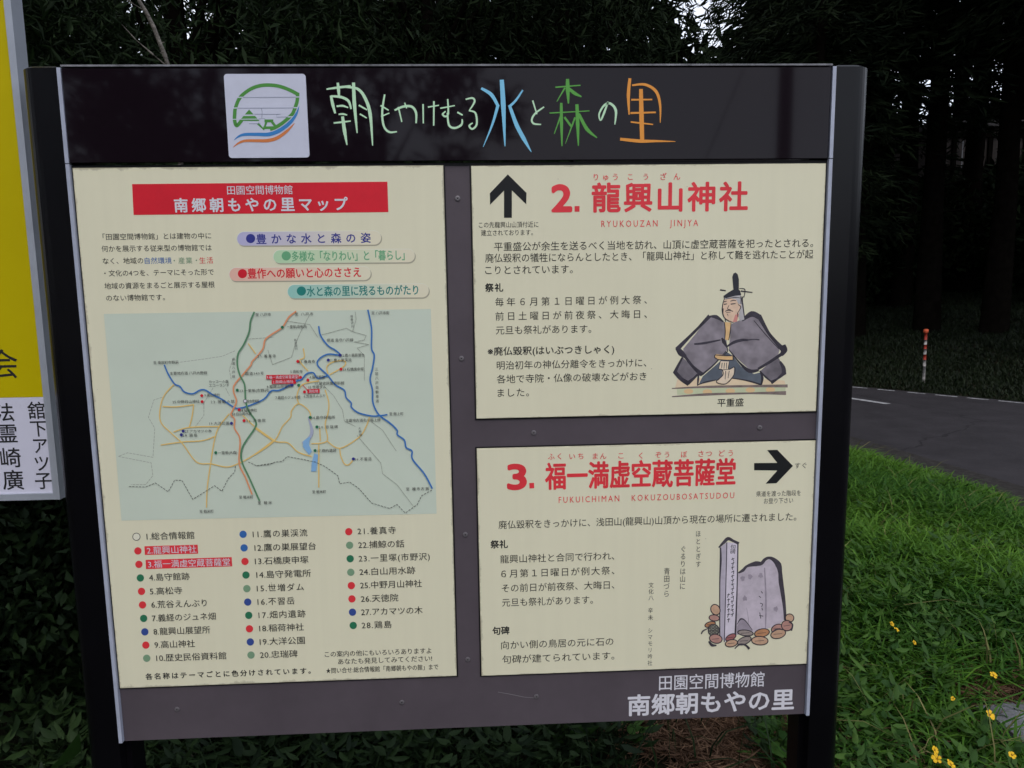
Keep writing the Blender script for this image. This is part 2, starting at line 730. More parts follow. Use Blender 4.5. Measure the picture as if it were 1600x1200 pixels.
hs(C_PALE, ([(32, 137), (80, 130), (130, 125)], [6, 10, 10]), ([(78, 112), (81, 140), (83, 168)], 13),
   ([(50, 165), (57, 200), (67, 236)], 13), ([(52, 166), (92, 170), (122, 186), (133, 218)], 11),
   ([(74, 208), (98, 206), (120, 213)], 9), ([(82, 241), (100, 240), (116, 244)], 8), ([(62, 277), (98, 273), (131, 269)], 8),
   ([(98, 252), (106, 310), (116, 368)], [12, 15, 4]), ([(143, 112), (147, 200), (158, 318)], [13, 15, 5]),
   ([(112, 128), (160, 136), (190, 172), (212, 240), (222, 370)], [8, 11, 13, 14, 4]),
   ([(166, 204), (198, 222)], 10), ([(170, 240), (197, 256)], 9),
   ([(272, 160), (262, 230), (268, 288), (290, 314), (322, 313)], 9), ([(256, 205), (288, 224)], 9), ([(258, 250), (291, 236)], 8),
   ([(314, 224), (350, 209), (385, 210), (402, 236), (402, 277)], 10), ([(329, 212), (343, 272)], 9), ([(355, 194), (363, 216)], 8),
   ([(431, 200), (432, 278)], 9), ([(452, 211), (496, 204)], 8), ([(476, 188), (475, 287)], 10),
   ([(503, 216), (562, 205)], 8), ([(533, 179), (535, 238), (523, 250), (512, 241), (524, 229)], 8),
   ([(532, 236), (538, 285), (562, 298), (590, 284), (593, 262)], 9), ([(574, 233), (594, 244)], 10),
   ([(608, 179), (636, 174), (644, 190), (622, 226)], 8), ([(622, 226), (648, 236), (653, 282), (635, 302), (622, 289), (636, 277)], 8),
   ([(885, 185), (902, 240)], 9), ([(931, 211), (895, 238), (881, 264), (890, 280), (919, 283)], 8),
   ([(1197, 190), (1180, 236), (1166, 266), (1160, 240), (1180, 205), (1205, 196), (1229, 225), (1225, 283)], [7, 9, 6, 7, 9, 10, 11, 4]))
hs(C_BLUE, ([(673, 134), (714, 160), (741, 206)], [10, 15, 12]), ([(741, 204), (718, 282), (680, 376)], [13, 9, 2]),
   ([(757, 101), (763, 200), (770, 373)], [17, 20, 4]), ([(843, 142), (816, 182), (790, 208)], [6, 9, 11]),
   ([(789, 205), (818, 285), (848, 342), (879, 397)], [12, 17, 17, 2]))
hs(C_GREEN, ([(980, 129), (1082, 121)], 8), ([(1029, 97), (1030, 140), (1033, 196)], [13, 17, 5]), ([(1018, 132), (985, 188)], [7, 3]),
   ([(1036, 136), (1060, 155), (1086, 168)], [12, 14, 5]), ([(955, 236), (1119, 227)], 7), ([(1003, 196), (1004, 280), (1006, 372)], [11, 13, 4]),
   ([(1000, 250), (974, 322)], [7, 3]), ([(1017, 254), (1046, 293)], [9, 9]), ([(1068, 202), (1071, 280), (1074, 371)], [13, 15, 4]),
   ([(1060, 255), (1020, 363)], [8, 2]), ([(1076, 240), (1110, 303), (1151, 338)], [11, 15, 4]))
hs(C_ORANGE, ([(1287, 94), (1281, 160), (1284, 242)], [12, 14, 5]), ([(1297, 121), (1350, 118), (1395, 146), (1412, 200), (1413, 276)], [7, 11, 13, 10, 3]),
   ([(1294, 181), (1379, 180)], 10), ([(1291, 236), (1394, 233)], 11), ([(1292, 273), (1382, 283)], 9),
   ([(1333, 139), (1335, 240), (1338, 346)], [15, 19, 17]), ([(1249, 344), (1330, 352), (1400, 352), (1476, 354)], [12, 14, 9, 2]))
a.build('brush_lettering', header)

# emblem plate on the header
E_W = mat('emblem_plate_white', ink(166, 172, 192), .4, .35, var=.05, scale=14)
E_G = mat('emblem_green', ink(62, 120, 54), .45)
E_B = mat('emblem_blue', ink(46, 108, 168), .45)
E_O = mat('emblem_brown', ink(172, 104, 60), .45)
E_L = mat('emblem_line_grey', ink(112, 120, 142), .45)
mb = MB()
Pc = [(353, 118.6), (479.7, 117.4), (485.2, 247), (360.3, 249)]
Q = [S(*p) for p in Pc]
x0, x1 = (Q[0][0] + Q[3][0]) / 2, (Q[1][0] + Q[2][0]) / 2
z1, z0 = (Q[0][1] + Q[1][1]) / 2, (Q[2][1] + Q[3][1]) / 2
out = []
rr = .007
for cx, cz, t0 in ((x1 - rr, z1 - rr, 0), (x0 + rr, z1 - rr, 90), (x0 + rr, z0 + rr, 180), (x1 - rr, z0 + rr, 270)):
    for k in range(6):
        t = math.radians(t0 + 18 * k)
        out.append((cx + rr * math.cos(t), cz + rr * math.sin(t)))
n = len(out)
mb.add([(x, -.0122, z) for x, z in out] + [(x, -.0098, z) for x, z in out],
       [tuple(range(n))] + [(k, n + k, n + (k + 1) % n, (k + 1) % n) for k in range(n)], E_W)
mb.build('emblem_plate', header)
a = Art(-.0125)


def es(pts, w, m, **k):
    a.stroke([ZG(*p) for p in pts], [q * .13333 for q in w] if hasattr(w, '__len__') else w * .13333, m, **k)


es([(300, 680), (246, 738), (222, 680), (222, 610), (232, 530), (285, 410), (400, 316), (520, 272), (640, 266), (750, 282), (860, 322), (955, 372)], 41, E_G)
es([(955, 362), (950, 440), (935, 500), (900, 590), (850, 645), (780, 705), (700, 755), (640, 778)], 41, E_G)
es([(495, 715), (560, 780), (592, 690)], 28, E_G, smooth=False)
es([(575, 682), (665, 682)], 34, E_G)
es([(655, 690), (705, 760)], 30, E_G)
es([(560, 762), (690, 760)], 30, E_G)
a.poly([ZG(*p) for p in ((390, 550), (512, 682), (276, 682))], E_G)
es([(250, 408), (978, 404)], 12, E_W)
es([(320, 409), (930, 406)], 6, E_L)
es([(200, 533), (965, 529)], 12, E_W)
es([(255, 534), (910, 531)], 6, E_L)
es([(300, 617), (460, 616)], 16, E_W)
es([(200, 664), (520, 661)], 9, E_W)
es([(450, 604), (755, 604)], 5, E_L)
es([(530, 538), (541, 575), (538, 645)], 6, E_L)
es([(755, 604), (710, 608), (710, 637), (870, 637)], 5, E_L, smooth=False)
es([(840, 636), (905, 634)], 12, E_W)
es([(500, 656), (575, 655)], 4, E_L)
es([(390, 716), (520, 714)], 6, E_L)
es([(215, 906), (270, 862), (340, 840), (480, 838), (620, 838), (740, 795), (860, 708), (935, 610), (972, 512)], [3, 22, 34, 38, 44, 46, 42, 28, 3], E_B)
es([(204, 990), (260, 945), (340, 914), (470, 912), (610, 910), (720, 878), (830, 800), (920, 708)], [3, 20, 30, 34, 40, 40, 32, 3], E_O)
a.build('emblem', header)


def sheet(name, quad, label):
    P = [S(*q) for q in quad]
    x0, x1 = (P[0][0] + P[3][0]) / 2, (P[1][0] + P[2][0]) / 2
    z1, z0 = (P[0][1] + P[1][1]) / 2, (P[2][1] + P[3][1]) / 2
    mb = MB()
    c = .001
    vs = [(x0 + c, -.0052, z0 + c), (x1 - c, -.0052, z0 + c), (x1 - c, -.0052, z1 - c), (x0 + c, -.0052, z1 - c),
          (x0, -.0042, z0), (x1, -.0042, z0), (x1, -.0042, z1), (x0, -.0042, z1),
          (x0, .001, z0), (x1, .001, z0), (x1, .001, z1), (x0, .001, z1)]
    fs = [(0, 1, 2, 3)]
    for q in (0, 4):
        for k in range(4):
            fs.append((q + k, q + 4 + k, q + 4 + (k + 1) % 4, q + (k + 1) % 4))
    mb.add(vs, fs, CREAM)
    o = mb.build(name, sign)
    o['label'] = label
    mb = MB()
    g = .0034
    for cx, cz, dx, dz in (((x0 + x1) / 2, z1 + g / 2, x1 - x0 + 2 * g, g), ((x0 + x1) / 2, z0 - g / 2, x1 - x0 + 2 * g, g),
                           (x0 - g / 2, (z0 + z1) / 2, g, z1 - z0), (x1 + g / 2, (z0 + z1) / 2, g, z1 - z0)):
        mb.box((cx, -.0008, cz), (dx, .0026, dz), M_GAP)  # dark strips stand in for the dark edge line round the sheet
    mb.build('dark_strip', o)
    return o


# ---------------- map panel
mp = sheet('map_panel', [(115.6, 263.2), (692.6, 258.6), (714, 1055.8), (188, 1073)], 'cream panel with area map and colour coded legend')
a = Art(-.0056)
a.poly([ZA(262, 102), ZA(1322, 92), ZA(1326, 218), ZA(268, 230)], I_RED)
a.build('title_banner', mp)
a = Art(-.0062)
a.text('田園空間博物館', ZA(657, 128), ZA(928, 125), 13.8, I_WHITE, .004)
a.text('南郷朝もやの里マップ', ZA(438, 190), ZA(1157, 184), 21, I_WHITE, .024)
a.build('title_lettering', mp)
a = Art(-.0056)
hh = 9.7
a.text('「田園空間博物館」とは建物の中に', ZA(140, 320), ZA(590, 317), hh, I_BLACK)
a.text('何かを展示する従来型の博物館では', ZA(135, 369), ZA(592, 367), hh, I_BLACK)
a.text('なく、地域の', ZA(140, 421), ZA(308, 420), hh, I_BLACK)
a.text('自然環境', ZA(314, 420), ZA(426, 419), hh, I_BLUE)
a.text('・産業・', ZA(434, 419), ZA(532, 419), hh, I_SAGE)
a.text('生活', ZA(541, 419), ZA(598, 418), hh, I_RED2)
a.text('・文化の4つを、テーマにそった形で', ZA(146, 471), ZA(601, 468), hh, I_BLACK)
a.text('地域の資源をまるごと展示する屋根', ZA(147, 523), ZA(605, 521), hh, I_BLACK)
a.text('のない博物館です。', ZA(154, 574), ZA(398, 573), hh, I_BLACK)
a.build('introduction_lettering', mp)


def pillmat(name, c1, c2, x0, x1):
    """printed tint that runs out into the cream towards the right"""
    m = bpy.data.materials.new(name)
    m.use_nodes = True
    nt = m.node_tree
    b = nt.nodes['Principled BSDF']
    b.inputs['Roughness'].default_value = .42
    tc = nt.nodes.new('ShaderNodeTexCoord')
    sp = nt.nodes.new('ShaderNodeSeparateXYZ')
    nt.links.new(tc.outputs['Generated'], sp.inputs[0])
    rp = nt.nodes.new('ShaderNodeValToRGB')
    rp.color_ramp.elements[0].color = (*c1, 1)
    rp.color_ramp.elements[1].color = (*c2, 1)
    rp.color_ramp.elements[1].position = .9
    nt.links.new(sp.outputs[0], rp.inputs[0])
    nt.links.new(rp.outputs[0], b.inputs['Base Color'])
    return m


PILL_SH = mat('pill_edge_grey', ink(142, 140, 126), .5)
PILL_HI = mat('pill_edge_light', ink(204, 202, 186), .5)
cr = ink(188, 186, 168)
for (x0, x1, ya, yb, dx, dy, t0, t1, ty, s_, colr, tint, bd) in (
        (697, 1297, 298, 357, 754, 328, 778, 1252, 327, '豊かな水と森の姿', I_NAVY, (150, 150, 186), .02),
        (848, 1437, 374, 430, 902, 400, 925, 1393, 399, '多様な「なりわい」と「暮らし」', I_LGREEN, (150, 182, 152), .018),
        (665, 1254, 447, 504, 720, 474, 742, 1212, 470, '豊作への願いと心のささえ', I_RED, (196, 152, 142), .02),
        (907, 1495, 518, 576, 965, 546, 987, 1450, 544, '水と森の里に残るものがたり', I_TEAL, (120, 168, 164), .018)):
    def pill(grow, ox=0, oy=0):
        r = (yb - ya) / 2 + grow
        cy = (ya + yb) / 2
        pts = []
        for k in range(13):
            t = math.pi / 2 + math.pi * k / 12
            pts.append(ZA(x0 + r + r * math.cos(t) - grow + ox, cy + 1.5 + r * math.sin(t) + oy))
        for k in range(13):
            t = -math.pi / 2 + math.pi * k / 12
            pts.append(ZA(x1 - r + r * math.cos(t) + grow + ox, cy - 2.5 + r * math.sin(t) + oy))
        return pts
    a = Art(-.0055)
    a.poly(pill(0, 3, 4), PILL_SH)
    a.poly(pill(0, -1, -1), PILL_HI)
    a.k = 3
    a.poly(pill(-1), pillmat('pill_tint', ink(*tint), cr, 0, 1))
    a.dot(ZA(dx, dy), 7.2, colr, n=24)
    a.text(s_, ZA(t0, ty + 2), ZA(t1, ty - 1), 15.2, colr, bd)
    a.build('theme_caption', mp)

# map
MAPG = mat('map_ground', ink(168, 180, 171), .42, .3, var=.03, scale=5)
R_G = mat('map_green', ink(74, 116, 88), .5)
R_O = mat('map_salmon', ink(186, 128, 94), .5)
R_B = mat('map_river_blue', ink(48, 98, 160), .5)
R_Y = mat('map_road_ochre', ink(196, 164, 100), .5)
R_K = mat('map_dash', ink(64, 66, 64), .5)
R_LG = mat('map_line_grey', ink(128, 134, 128), .5)
R_LK = mat('map_lake', ink(110, 150, 190), .5)
R_LV = mat('map_lavender', ink(140, 148, 170), .5)
a = Art(-.0055)
a.poly([Z5(50, 72), (673.4, 482.7), (682.4, 801.5), (191.6, 812.3)], MAPG)
for pts in ([(450, 340), (600, 320), (700, 305), (770, 275)], [(370, 530), (325, 545), (295, 640), (330, 700), (320, 860), (180, 835), (130, 855), (310, 890), (320, 960), (280, 1010), (200, 1010)],
            [(600, 560), (600, 630), (550, 695)], [(650, 480), (600, 560)], [(720, 480), (740, 520)], [(845, 210), (985, 200)], [(750, 430), (740, 380), (760, 320)]):
    a.dash([Z5(*p) for p in pts], .75, R_LG, 4, 1.6)
for pts in ([(300, 75), (250, 170), (220, 240), (200, 310), (95, 350), (70, 270)], [(380, 470), (430, 520), (480, 600), (490, 660), (550, 690)],
            [(640, 665), (700, 710), (775, 825)], [(560, 740), (690, 890), (700, 950), (780, 1010), (870, 1130)],
            [(355, 190), (500, 150), (540, 170), (610, 190), (600, 215), (545, 225), (625, 240), (560, 260), (600, 300), (600, 440)], [(165, 110), (300, 130), (345, 200)], [(550, 60), (555, 100), (535, 170)]):
    a.dash([Z6(*p) for p in pts], .75, R_LG, 6, .8)
for pts in ([(435, 460), (375, 535), (360, 655), (420, 725), (480, 780), (560, 885), (640, 895), (720, 912), (775, 900), (870, 850), (985, 765)],
            [(375, 580), (450, 582), (545, 570)], [(545, 570), (535, 640), (520, 695)], [(365, 792), (480, 775), (590, 768), (660, 745)], [(435, 720), (520, 695), (680, 690)],
            [(740, 620), (685, 690), (660, 760), (640, 880), (620, 1020), (615, 1135)], [(845, 235), (885, 290)], [(815, 630), (880, 690), (985, 765)]):
    a.stroke([Z5(*p) for p in pts], 1.8, R_Y)
for pts in ([(0, 700), (105, 770), (180, 780), (235, 830), (310, 855)], [(0, 845), (105, 770), (150, 690), (195, 640), (200, 605), (240, 565), (300, 610), (300, 660)],
            [(240, 565), (230, 520), (260, 460), (350, 440)], [(265, 262), (270, 310), (245, 330), (290, 385)], [(400, 400), (395, 360), (430, 335), (490, 330), (488, 360), (410, 405)],
            [(385, 490), (405, 560), (400, 620), (385, 680), (395, 770), (310, 785)], [(395, 770), (465, 810), (570, 750), (610, 690), (628, 640)],
            [(465, 810), (470, 850), (490, 895), (515, 900), (540, 870)], [(350, 790), (350, 900), (350, 1025)], [(355, 700), (358, 770)]):
    a.stroke([Z6(*p) for p in pts], 1.8, R_Y)
a.stroke([Z6(*p) for p in ((292, 640), (312, 710), (300, 750), (262, 782))], [1.5, 5, 5, 4], R_LV)
a.poly([Z6(*p) for p in ((283, 757), (305, 742), (296, 790), (312, 828), (296, 846), (262, 802), (265, 770))], R_LK)
a.poly([Z6(*p) for p in ((325, 838), (346, 845), (336, 936), (308, 938), (311, 890))], R_LK)
for pts in ([(190, 1020), (280, 1022), (335, 1000), (405, 1048), (440, 985), (480, 985), (540, 1090), (660, 1015), (700, 1045), (735, 975), (770, 940), (775, 905)], [(845, 885), (890, 905), (985, 890)]):
    a.dash([Z5(*p) for p in pts], .9, R_K, 3.2, 2.0)
a.dash([Z6(*p) for p in ((10, 905), (75, 900), (110, 885), (150, 882), (175, 855), (260, 870), (330, 885), (385, 910), (455, 960), (465, 1005), (520, 995), (570, 1030), (640, 1110), (740, 1140), (780, 1118), (825, 1165), (890, 1120), (915, 1070), (970, 1040))], .9, R_K, 3.2, 2.0)
a.stroke([Z5(*p) for p in ((385, 352), (405, 400), (440, 455), (470, 470), (495, 500), (540, 510), (580, 490), (610, 490), (650, 515), (700, 540), (760, 580), (790, 590), (850, 575), (930, 540), (970, 495))] +
         [Z6(*p) for p in ((130, 492), (175, 472), (230, 440), (255, 432), (285, 400), (320, 395), (345, 425), (395, 412))], 2.35, R_B)
a.stroke([Z6(*p) for p in ((350, 140), (360, 190), (400, 245), (440, 270), (466, 297), (400, 293), (352, 320), (345, 355), (400, 410), (440, 460), (490, 490), (500, 530), (528, 560), (530, 585), (570, 615), (640, 632), (690, 630), (726, 625))], 2.35, R_B)
a.stroke([Z6(*p) for p in ((620, 50), (640, 150), (640, 260), (655, 300), (645, 370), (632, 430), (645, 490), (648, 560), (680, 625), (740, 670), (780, 710), (782, 735), (820, 765), (830, 805), (862, 825), (865, 870), (930, 950), (973, 1030))], 2.5, R_B)
a.stroke([Z6(*p) for p in ((225, 58), (185, 90), (150, 145), (90, 185), (55, 215), (45, 260), (15, 300))] +
         [Z5(*p) for p in ((865, 335), (860, 352), (820, 400), (770, 460), (765, 500), (780, 550), (760, 600), (750, 625), (770, 650), (770, 700), (800, 760), (795, 890), (830, 970), (866, 1062))], 2.4, R_O)
a.stroke([Z5(*p) for p in ((878, 62), (858, 110), (850, 170), (820, 240), (790, 290), (785, 350), (800, 410), (825, 460), (830, 540), (845, 600), (885, 660), (880, 700), (815, 800), (810, 880), (850, 970), (906, 1096))], 2.6, R_G)
for z, m, cs in ((Z6, I_RED, ((250, 420), (218, 448), (272, 500), (290, 435), (235, 332), (472, 375))), (Z6, I_NAVY, ((203, 463), (467, 298), (402, 325), (540, 868))),
                 (Z6, I_GREEN, ((240, 463), (303, 640), (340, 692), (330, 822), (150, 145))), (Z5, I_RED, ((590, 520), (592, 553), (795, 598), (822, 657))),
                 (Z5, I_NAVY, ((753, 672), (488, 715), (478, 735))), (Z5, I_GREEN, ((785, 490), (667, 833)))):
    for c in cs:
        a.dot(z(*c), 2.4, m, n=12)
a.dot(Z5(828, 550), 3.0, I_BLACK, n=14)
a.dot(Z5(828, 550), 2.3, I_WHITE, n=14)
for x0, y0, x1, y1 in ((62, 407, 240, 431), (92, 433, 222, 457), (288, 485, 355, 508)):
    a.poly([Z6(x0, y0), Z6(x1, y0 - 2), Z6(x1, y1 - 2), Z6(x0, y1)], I_RED)
a.stroke([Z6(262, 462), Z6(290, 492)], 1, I_RED)
TS = 5.0
for z, items in ((Z5, ((885, 970, 75, '至 八戸市'), (325, 462, 338, '至 南部町市野沢'), (415, 620, 396, '主要地方道 八戸大野線'), (630, 737, 443, 'カッコーの森'), (630, 740, 463, 'エコーランド'),
                       (605, 690, 517, '9.高山神社'), (430, 578, 553, '25.中野月山神社'), (640, 770, 553, '22.捕鯨の銛'), (830, 930, 398, '国道340号'), (797, 960, 492, '23.一里塚(市野沢)'),
                       (840, 905, 550, '総合情報館'), (803, 893, 600, '18.稲荷神社'), (755, 865, 620, '24.白山用水跡'), (632, 740, 672, '19.大洋公園'), (835, 940, 657, '26.天徳院'),
                       (497, 645, 715, '27.アカマツの木'), (485, 565, 737, '28.鶏島'), (680, 785, 833, '一里塚(大森)'), (795, 872, 1077, '至 軽米町'), (897, 975, 1108, '至 軽米'), (578, 655, 1155, '至 軽米町'))),
                 (Z6, ((220, 320, 72, '至 八戸市'), (175, 285, 142, '一里塚(頃巻沢)'), (395, 540, 215, '県道 島守八戸線'), (475, 600, 298, '12.鷹の巣展望台'), (412, 530, 325, '11.鷹の巣渓流'),
                       (485, 597, 375, '13.石橋庚申塚'), (240, 330, 333, '21.養真寺'), (195, 262, 388, '5.高松寺'), (300, 385, 418, '4.島守館跡'), (330, 490, 452, '10.歴史民俗資料館'),
                       (65, 200, 470, '8.龍興山展望所'), (113, 248, 530, '7.義経のジュネ畑'), (268, 385, 522, '6.荒谷えんぶり'), (295, 390, 473, '15.世増ダム'), (312, 440, 640, '14.島守発電所'),
                       (350, 455, 692, '20.忠瑞碑'), (345, 447, 822, '17.畑内遺跡'), (550, 640, 868, '16.不習岳'), (497, 690, 655, '主要地方道名川階上線'), (738, 815, 620, '至 階上町'),
                       (640, 738, 66, '至 八戸市街'), (830, 955, 1032, '至 種市方面'), (315, 390, 1048, '至 軽米町'), (15, 115, 303, '21.養真寺')))):
    for x0, x1, y, s_ in items:
        a.text(s_, z(x0, y + 1), z(x1, y - 1), TS, I_SOFT, .004, 1)
a.text('3.福一満虚空蔵菩薩堂', Z6(66, 420), Z6(236, 417), 5, I_WHITE, 0, 1)
a.text('2.龍興山神社', Z6(98, 446), Z6(212, 443), 5, I_WHITE, 0, 1)
a.text('現在地', Z6(296, 497), Z6(347, 495), 5, I_WHITE, 0, 1)
for body, x, y0, y1 in (('県道八戸線', 765, 320, 415),):
    a.column(body, Z5(x, y0), Z5(x, y1), 5, I_SOFT)
a.column('三陸八戸自動車道', Z6(668, 375), Z6(672, 550), 5.2, I_SOFT)
a.column('頃巻沢川', Z6(530, 85), Z6(536, 140), 4.4, I_SOFT)
a.column('新井田川', Z6(222, 215), Z6(228, 262), 4.2, I_SOFT)
a.column('大野線', Z6(575, 700), Z6(580, 735), 4.2, I_SOFT)
a.build('area_map', mp)

# legend
a = Art(-.0056)
for z, m_, cs in ((Z7, None, ((155, 122, 'k'), (165, 220, 'r'), (172, 313, 'r'), (182, 407, 'g'), (190, 500, 'r'), (197, 594, 'r'), (205, 687, 'g'), (213, 780, 'n'), (220, 872, 'r'), (226, 963, 's'))),
                  (Z7, None, (
                              (893, 105, 'b'), (900, 199, 'b'), (906, 293, 'r'), (913, 387, 'g'), (919, 481, 's'), (925, 574, 'n'), (932, 666, 'g'), (937, 759, 'r'), (943, 850, 'n'), (948, 941, 's'))),
                  (Z8, None, ((469, 87, 'r'), (475, 181, 's'), (479, 274, 'g'), (483, 368, 's'), (487, 460, 'r'), (491, 552, 'r'), (495, 644, 'n'), (500, 736, 'g')))):
    for x, y, c in cs:
        if c == 'k':
            a.dot(z(x, y), 6.2, I_BLACK, n=28)
            a.dot(z(x, y), 5.2, mat('ink_paper', ink(192, 190, 178), .5), n=28)
        else:
            a.dot(z(x, y), 5.7, {'r': mat('ink_dot_red', ink(184, 48, 56), .45), 'g': I_GREEN, 'b': I_BLUE, 'n': mat('ink_dot_navy', ink(46, 66, 128), .45), 's': I_SAGE}[c], n=26)
    a.build('legend_dots', mp)
    a = Art(-.0056)
a = Art(-.0055)
a.poly([Z7(210, 188), Z7(578, 177), Z7(582, 239), Z7(213, 248)], I_RED2)
a.poly([Z7(218, 282), Z7(814, 263), Z7(818, 327), Z7(221, 346)], I_RED2)
a.build('legend_highlight', mp)
a = Art(-.0060)
lh = 11.4
for z0_, x0, y0, z1_, x1, y1, s_ in (
        (Z7, 225, 117, Z7, 556, 112, '1.総合情報館'), (Z7, 243, 402, Z7, 523, 395, '4.島守館跡'), (Z7, 248, 498, Z7, 472, 493, '5.高松寺'),
        (Z7, 258, 590, Z7, 642, 580, '6.荒谷えんぶり'), (Z7, 263, 683, Z7, 704, 672, '7.義経のジュネ畑'), (Z7, 273, 776, Z7, 665, 766, '8.龍興山展望所'),
        (Z7, 280, 868, Z7, 560, 861, '9.高山神社'), (Z7, 292, 958, Z7, 777, 946, '10.歴史民俗資料館'),
        (Z7, 960, 103, Z8, 183, 93, '11.鷹の巣渓流'), (Z7, 972, 196, Z8, 241, 187, '12.鷹の巣展望台'), (Z7, 975, 290, Z8, 190, 280, '13.石橋庚申塚'), (Z7, 985, 384, Z8, 207, 373, '14.島守発電所'),
        (Z7, 988, 477, Z8, 158, 469, '15.世増ダム'), (Z7, 993, 570, Z8, 93, 564, '16.不習岳'), (Z7, 1000, 662, Z8, 170, 654, '17.畑内遺跡'), (Z7, 1005, 754, Z8, 158, 746, '18.稲荷神社'),
        (Z7, 1008, 847, Z8, 165, 838, '19.大洋公園'), (Z7, 1010, 938, Z8, 115, 931, '20.忠瑞碑'),
        (Z8, 530, 82, Z8, 795, 76, '21.養真寺'), (Z8, 535, 177, Z8, 853, 170, '22.捕鯨の銛'), (Z8, 538, 271, Z8, 1030, 258, '23.一里塚(市野沢)'), (Z8, 543, 363, Z8, 930, 354, '24.白山用水跡'),
        (Z8, 548, 455, Z8, 975, 446, '25.中野月山神社'), (Z8, 553, 549, Z8, 812, 544, '26.天徳院'), (Z8, 555, 641, Z8, 980, 630, '27.アカマツの木'), (Z8, 559, 733, Z8, 765, 728, '28.鶏島')):
    if s_[:2] in ('11', '21'):
        a.build('legend_lettering', mp)
        a = Art(-.0060)
    a.text(s_, z0_(x0, y0), z1_(x1, y1), lh, I_BLACK, .002)
a.text('2.龍興山神社', Z7(228, 216), Z7(570, 207), lh, I_WHITE, .004)
a.text('3.福一満虚空蔵菩薩堂', Z7(236, 311), Z7(803, 297), lh, I_WHITE, .004)
a.build('legend_lettering', mp)
a = Art(-.0056)
a.text('各名称はテーマごとに色分けされています。', Z7(218, 1087), Z8(205, 1052), 9.4, I_BLACK, .022)
a.build('footnote', mp)
a = Art(-.0056)
a.text('この案内の他にもいろいろありますよ', Z8(303, 934), Z8(1040, 912), 9, I_BLACK, .006)
a.text('あなたも発見してみてください!', Z8(395, 985), Z8(1045, 965), 9, I_BLACK, .006)
a.text('★問い合せ:総合情報館「南郷朝もやの館」まで', Z8(312, 1051), Z8(1088, 1021), 8.6, I_BLACK, .008)
a.build('legend_lettering', mp)

# ---------------- upper right panel
p2 = sheet('shrine_panel', [(735.3, 260.4), (1289, 255), (1274.2, 642.6), (745, 653.4)], 'cream panel with upward arrow and drawing of a seated robed figure')
a = Art(-.0056)
a.poly([ZR(*p) for p in ((181, 66), (264, 148), (263, 199), (199, 137), (199, 259), (164, 259), (164, 138), (102, 201), (101, 150))], I_BLACK)
a.build('arrow', p2)
a = Art(-.0056)
a.text('りゅう', ZR(563, 78), ZR(670, 77), 11, I_RED2, .008)
a.text('こう', ZR(715, 77), ZR(805, 76), 10.5, I_RED2, .008)
a.text('ざん', ZR(860, 76), ZR(948, 75), 11, I_RED2, .008)
a.build('reading_lettering', p2)
a = Art(-.0056)
a.text('2', ZR(379, 169), ZR(462, 169), 42, I_RED2, .045, 6)
a.poly([ZR(*p) for p in ((478, 207), (500, 207), (500, 232), (478, 232))], I_RED2)
a.text('龍興山神社', ZR(557, 170), ZR(1247, 163), 43.5, I_RED2, .024, 4)
a.build('title_lettering', p2)
a = Art(-.0056)
a.text('RYUKOUZAN   JINJYA', ZR(597, 285), ZR(1028, 281), 10.5, I_RED2)
a.build('romanised_lettering', p2)
a = Art(-.0056)
a.text('この先龍興山山頂付近に', ZR(52, 291), ZR(317, 288), 9, I_BLACK)
a.text('建立されております。', ZR(62, 326), ZR(292, 324), 9, I_BLACK)
a.build('arrow_caption', p2)
a = Art(-.0056)
bh = 13.6
a.text('平重盛公が余生を送るべく当地を訪れ、山頂に虚空蔵菩薩を祀ったとされる。', ZR(120, 387), ZR(1540, 371), bh, I_BLACK)
a.text('廃仏毀釈の犠牲にならんとしたとき、「龍興山神社」と称して難を逃れたことが起', ZR(80, 438), ZR(1540, 421), bh, I_BLACK)
a.text('こりとされています。', ZR(80, 492), ZR(470, 487), bh, I_BLACK)
a.build('paragraph', p2)
a = Art(-.0056)
a.text('祭礼', ZB(97, 105), ZB(245, 102), 12.6, I_BLACK, .025)
a.text('毎年６月第１日曜日が例大祭、', ZB(180, 221), ZB(1440, 206), 13, I_BLACK)
a.text('前日土曜日が前夜祭、大晦日、', ZB(182, 340), ZB(1440, 323), 13, I_BLACK)
a.text('元旦も祭礼があります。', ZB(185, 457), ZB(978, 446), 13, I_BLACK)
a.build('paragraph', p2)
a = Art(-.0056)
a.text('※廃仏毀釈(はいぶつきしゃく)', ZB(118, 633), ZB(1168, 614), 13, I_BLACK, .012)
a.text('明治初年の神仏分離令をきっかけに、', ZB(193, 746), ZB(1435, 730), 13, I_BLACK)
a.text('各地で寺院・仏像の破壊などがおき', ZB(193, 860), ZB(1435, 843), 13, I_BLACK)
a.text('ました。', ZB(200, 977), ZB(460, 973), 13, I_BLACK)
a.build('paragraph', p2)
a = Art(-.0056)
a.text('平重盛', ZF(490, 1139), ZF(712, 1134), 12.4, I_BLACK, .008)
a.build('drawing_caption', p2)

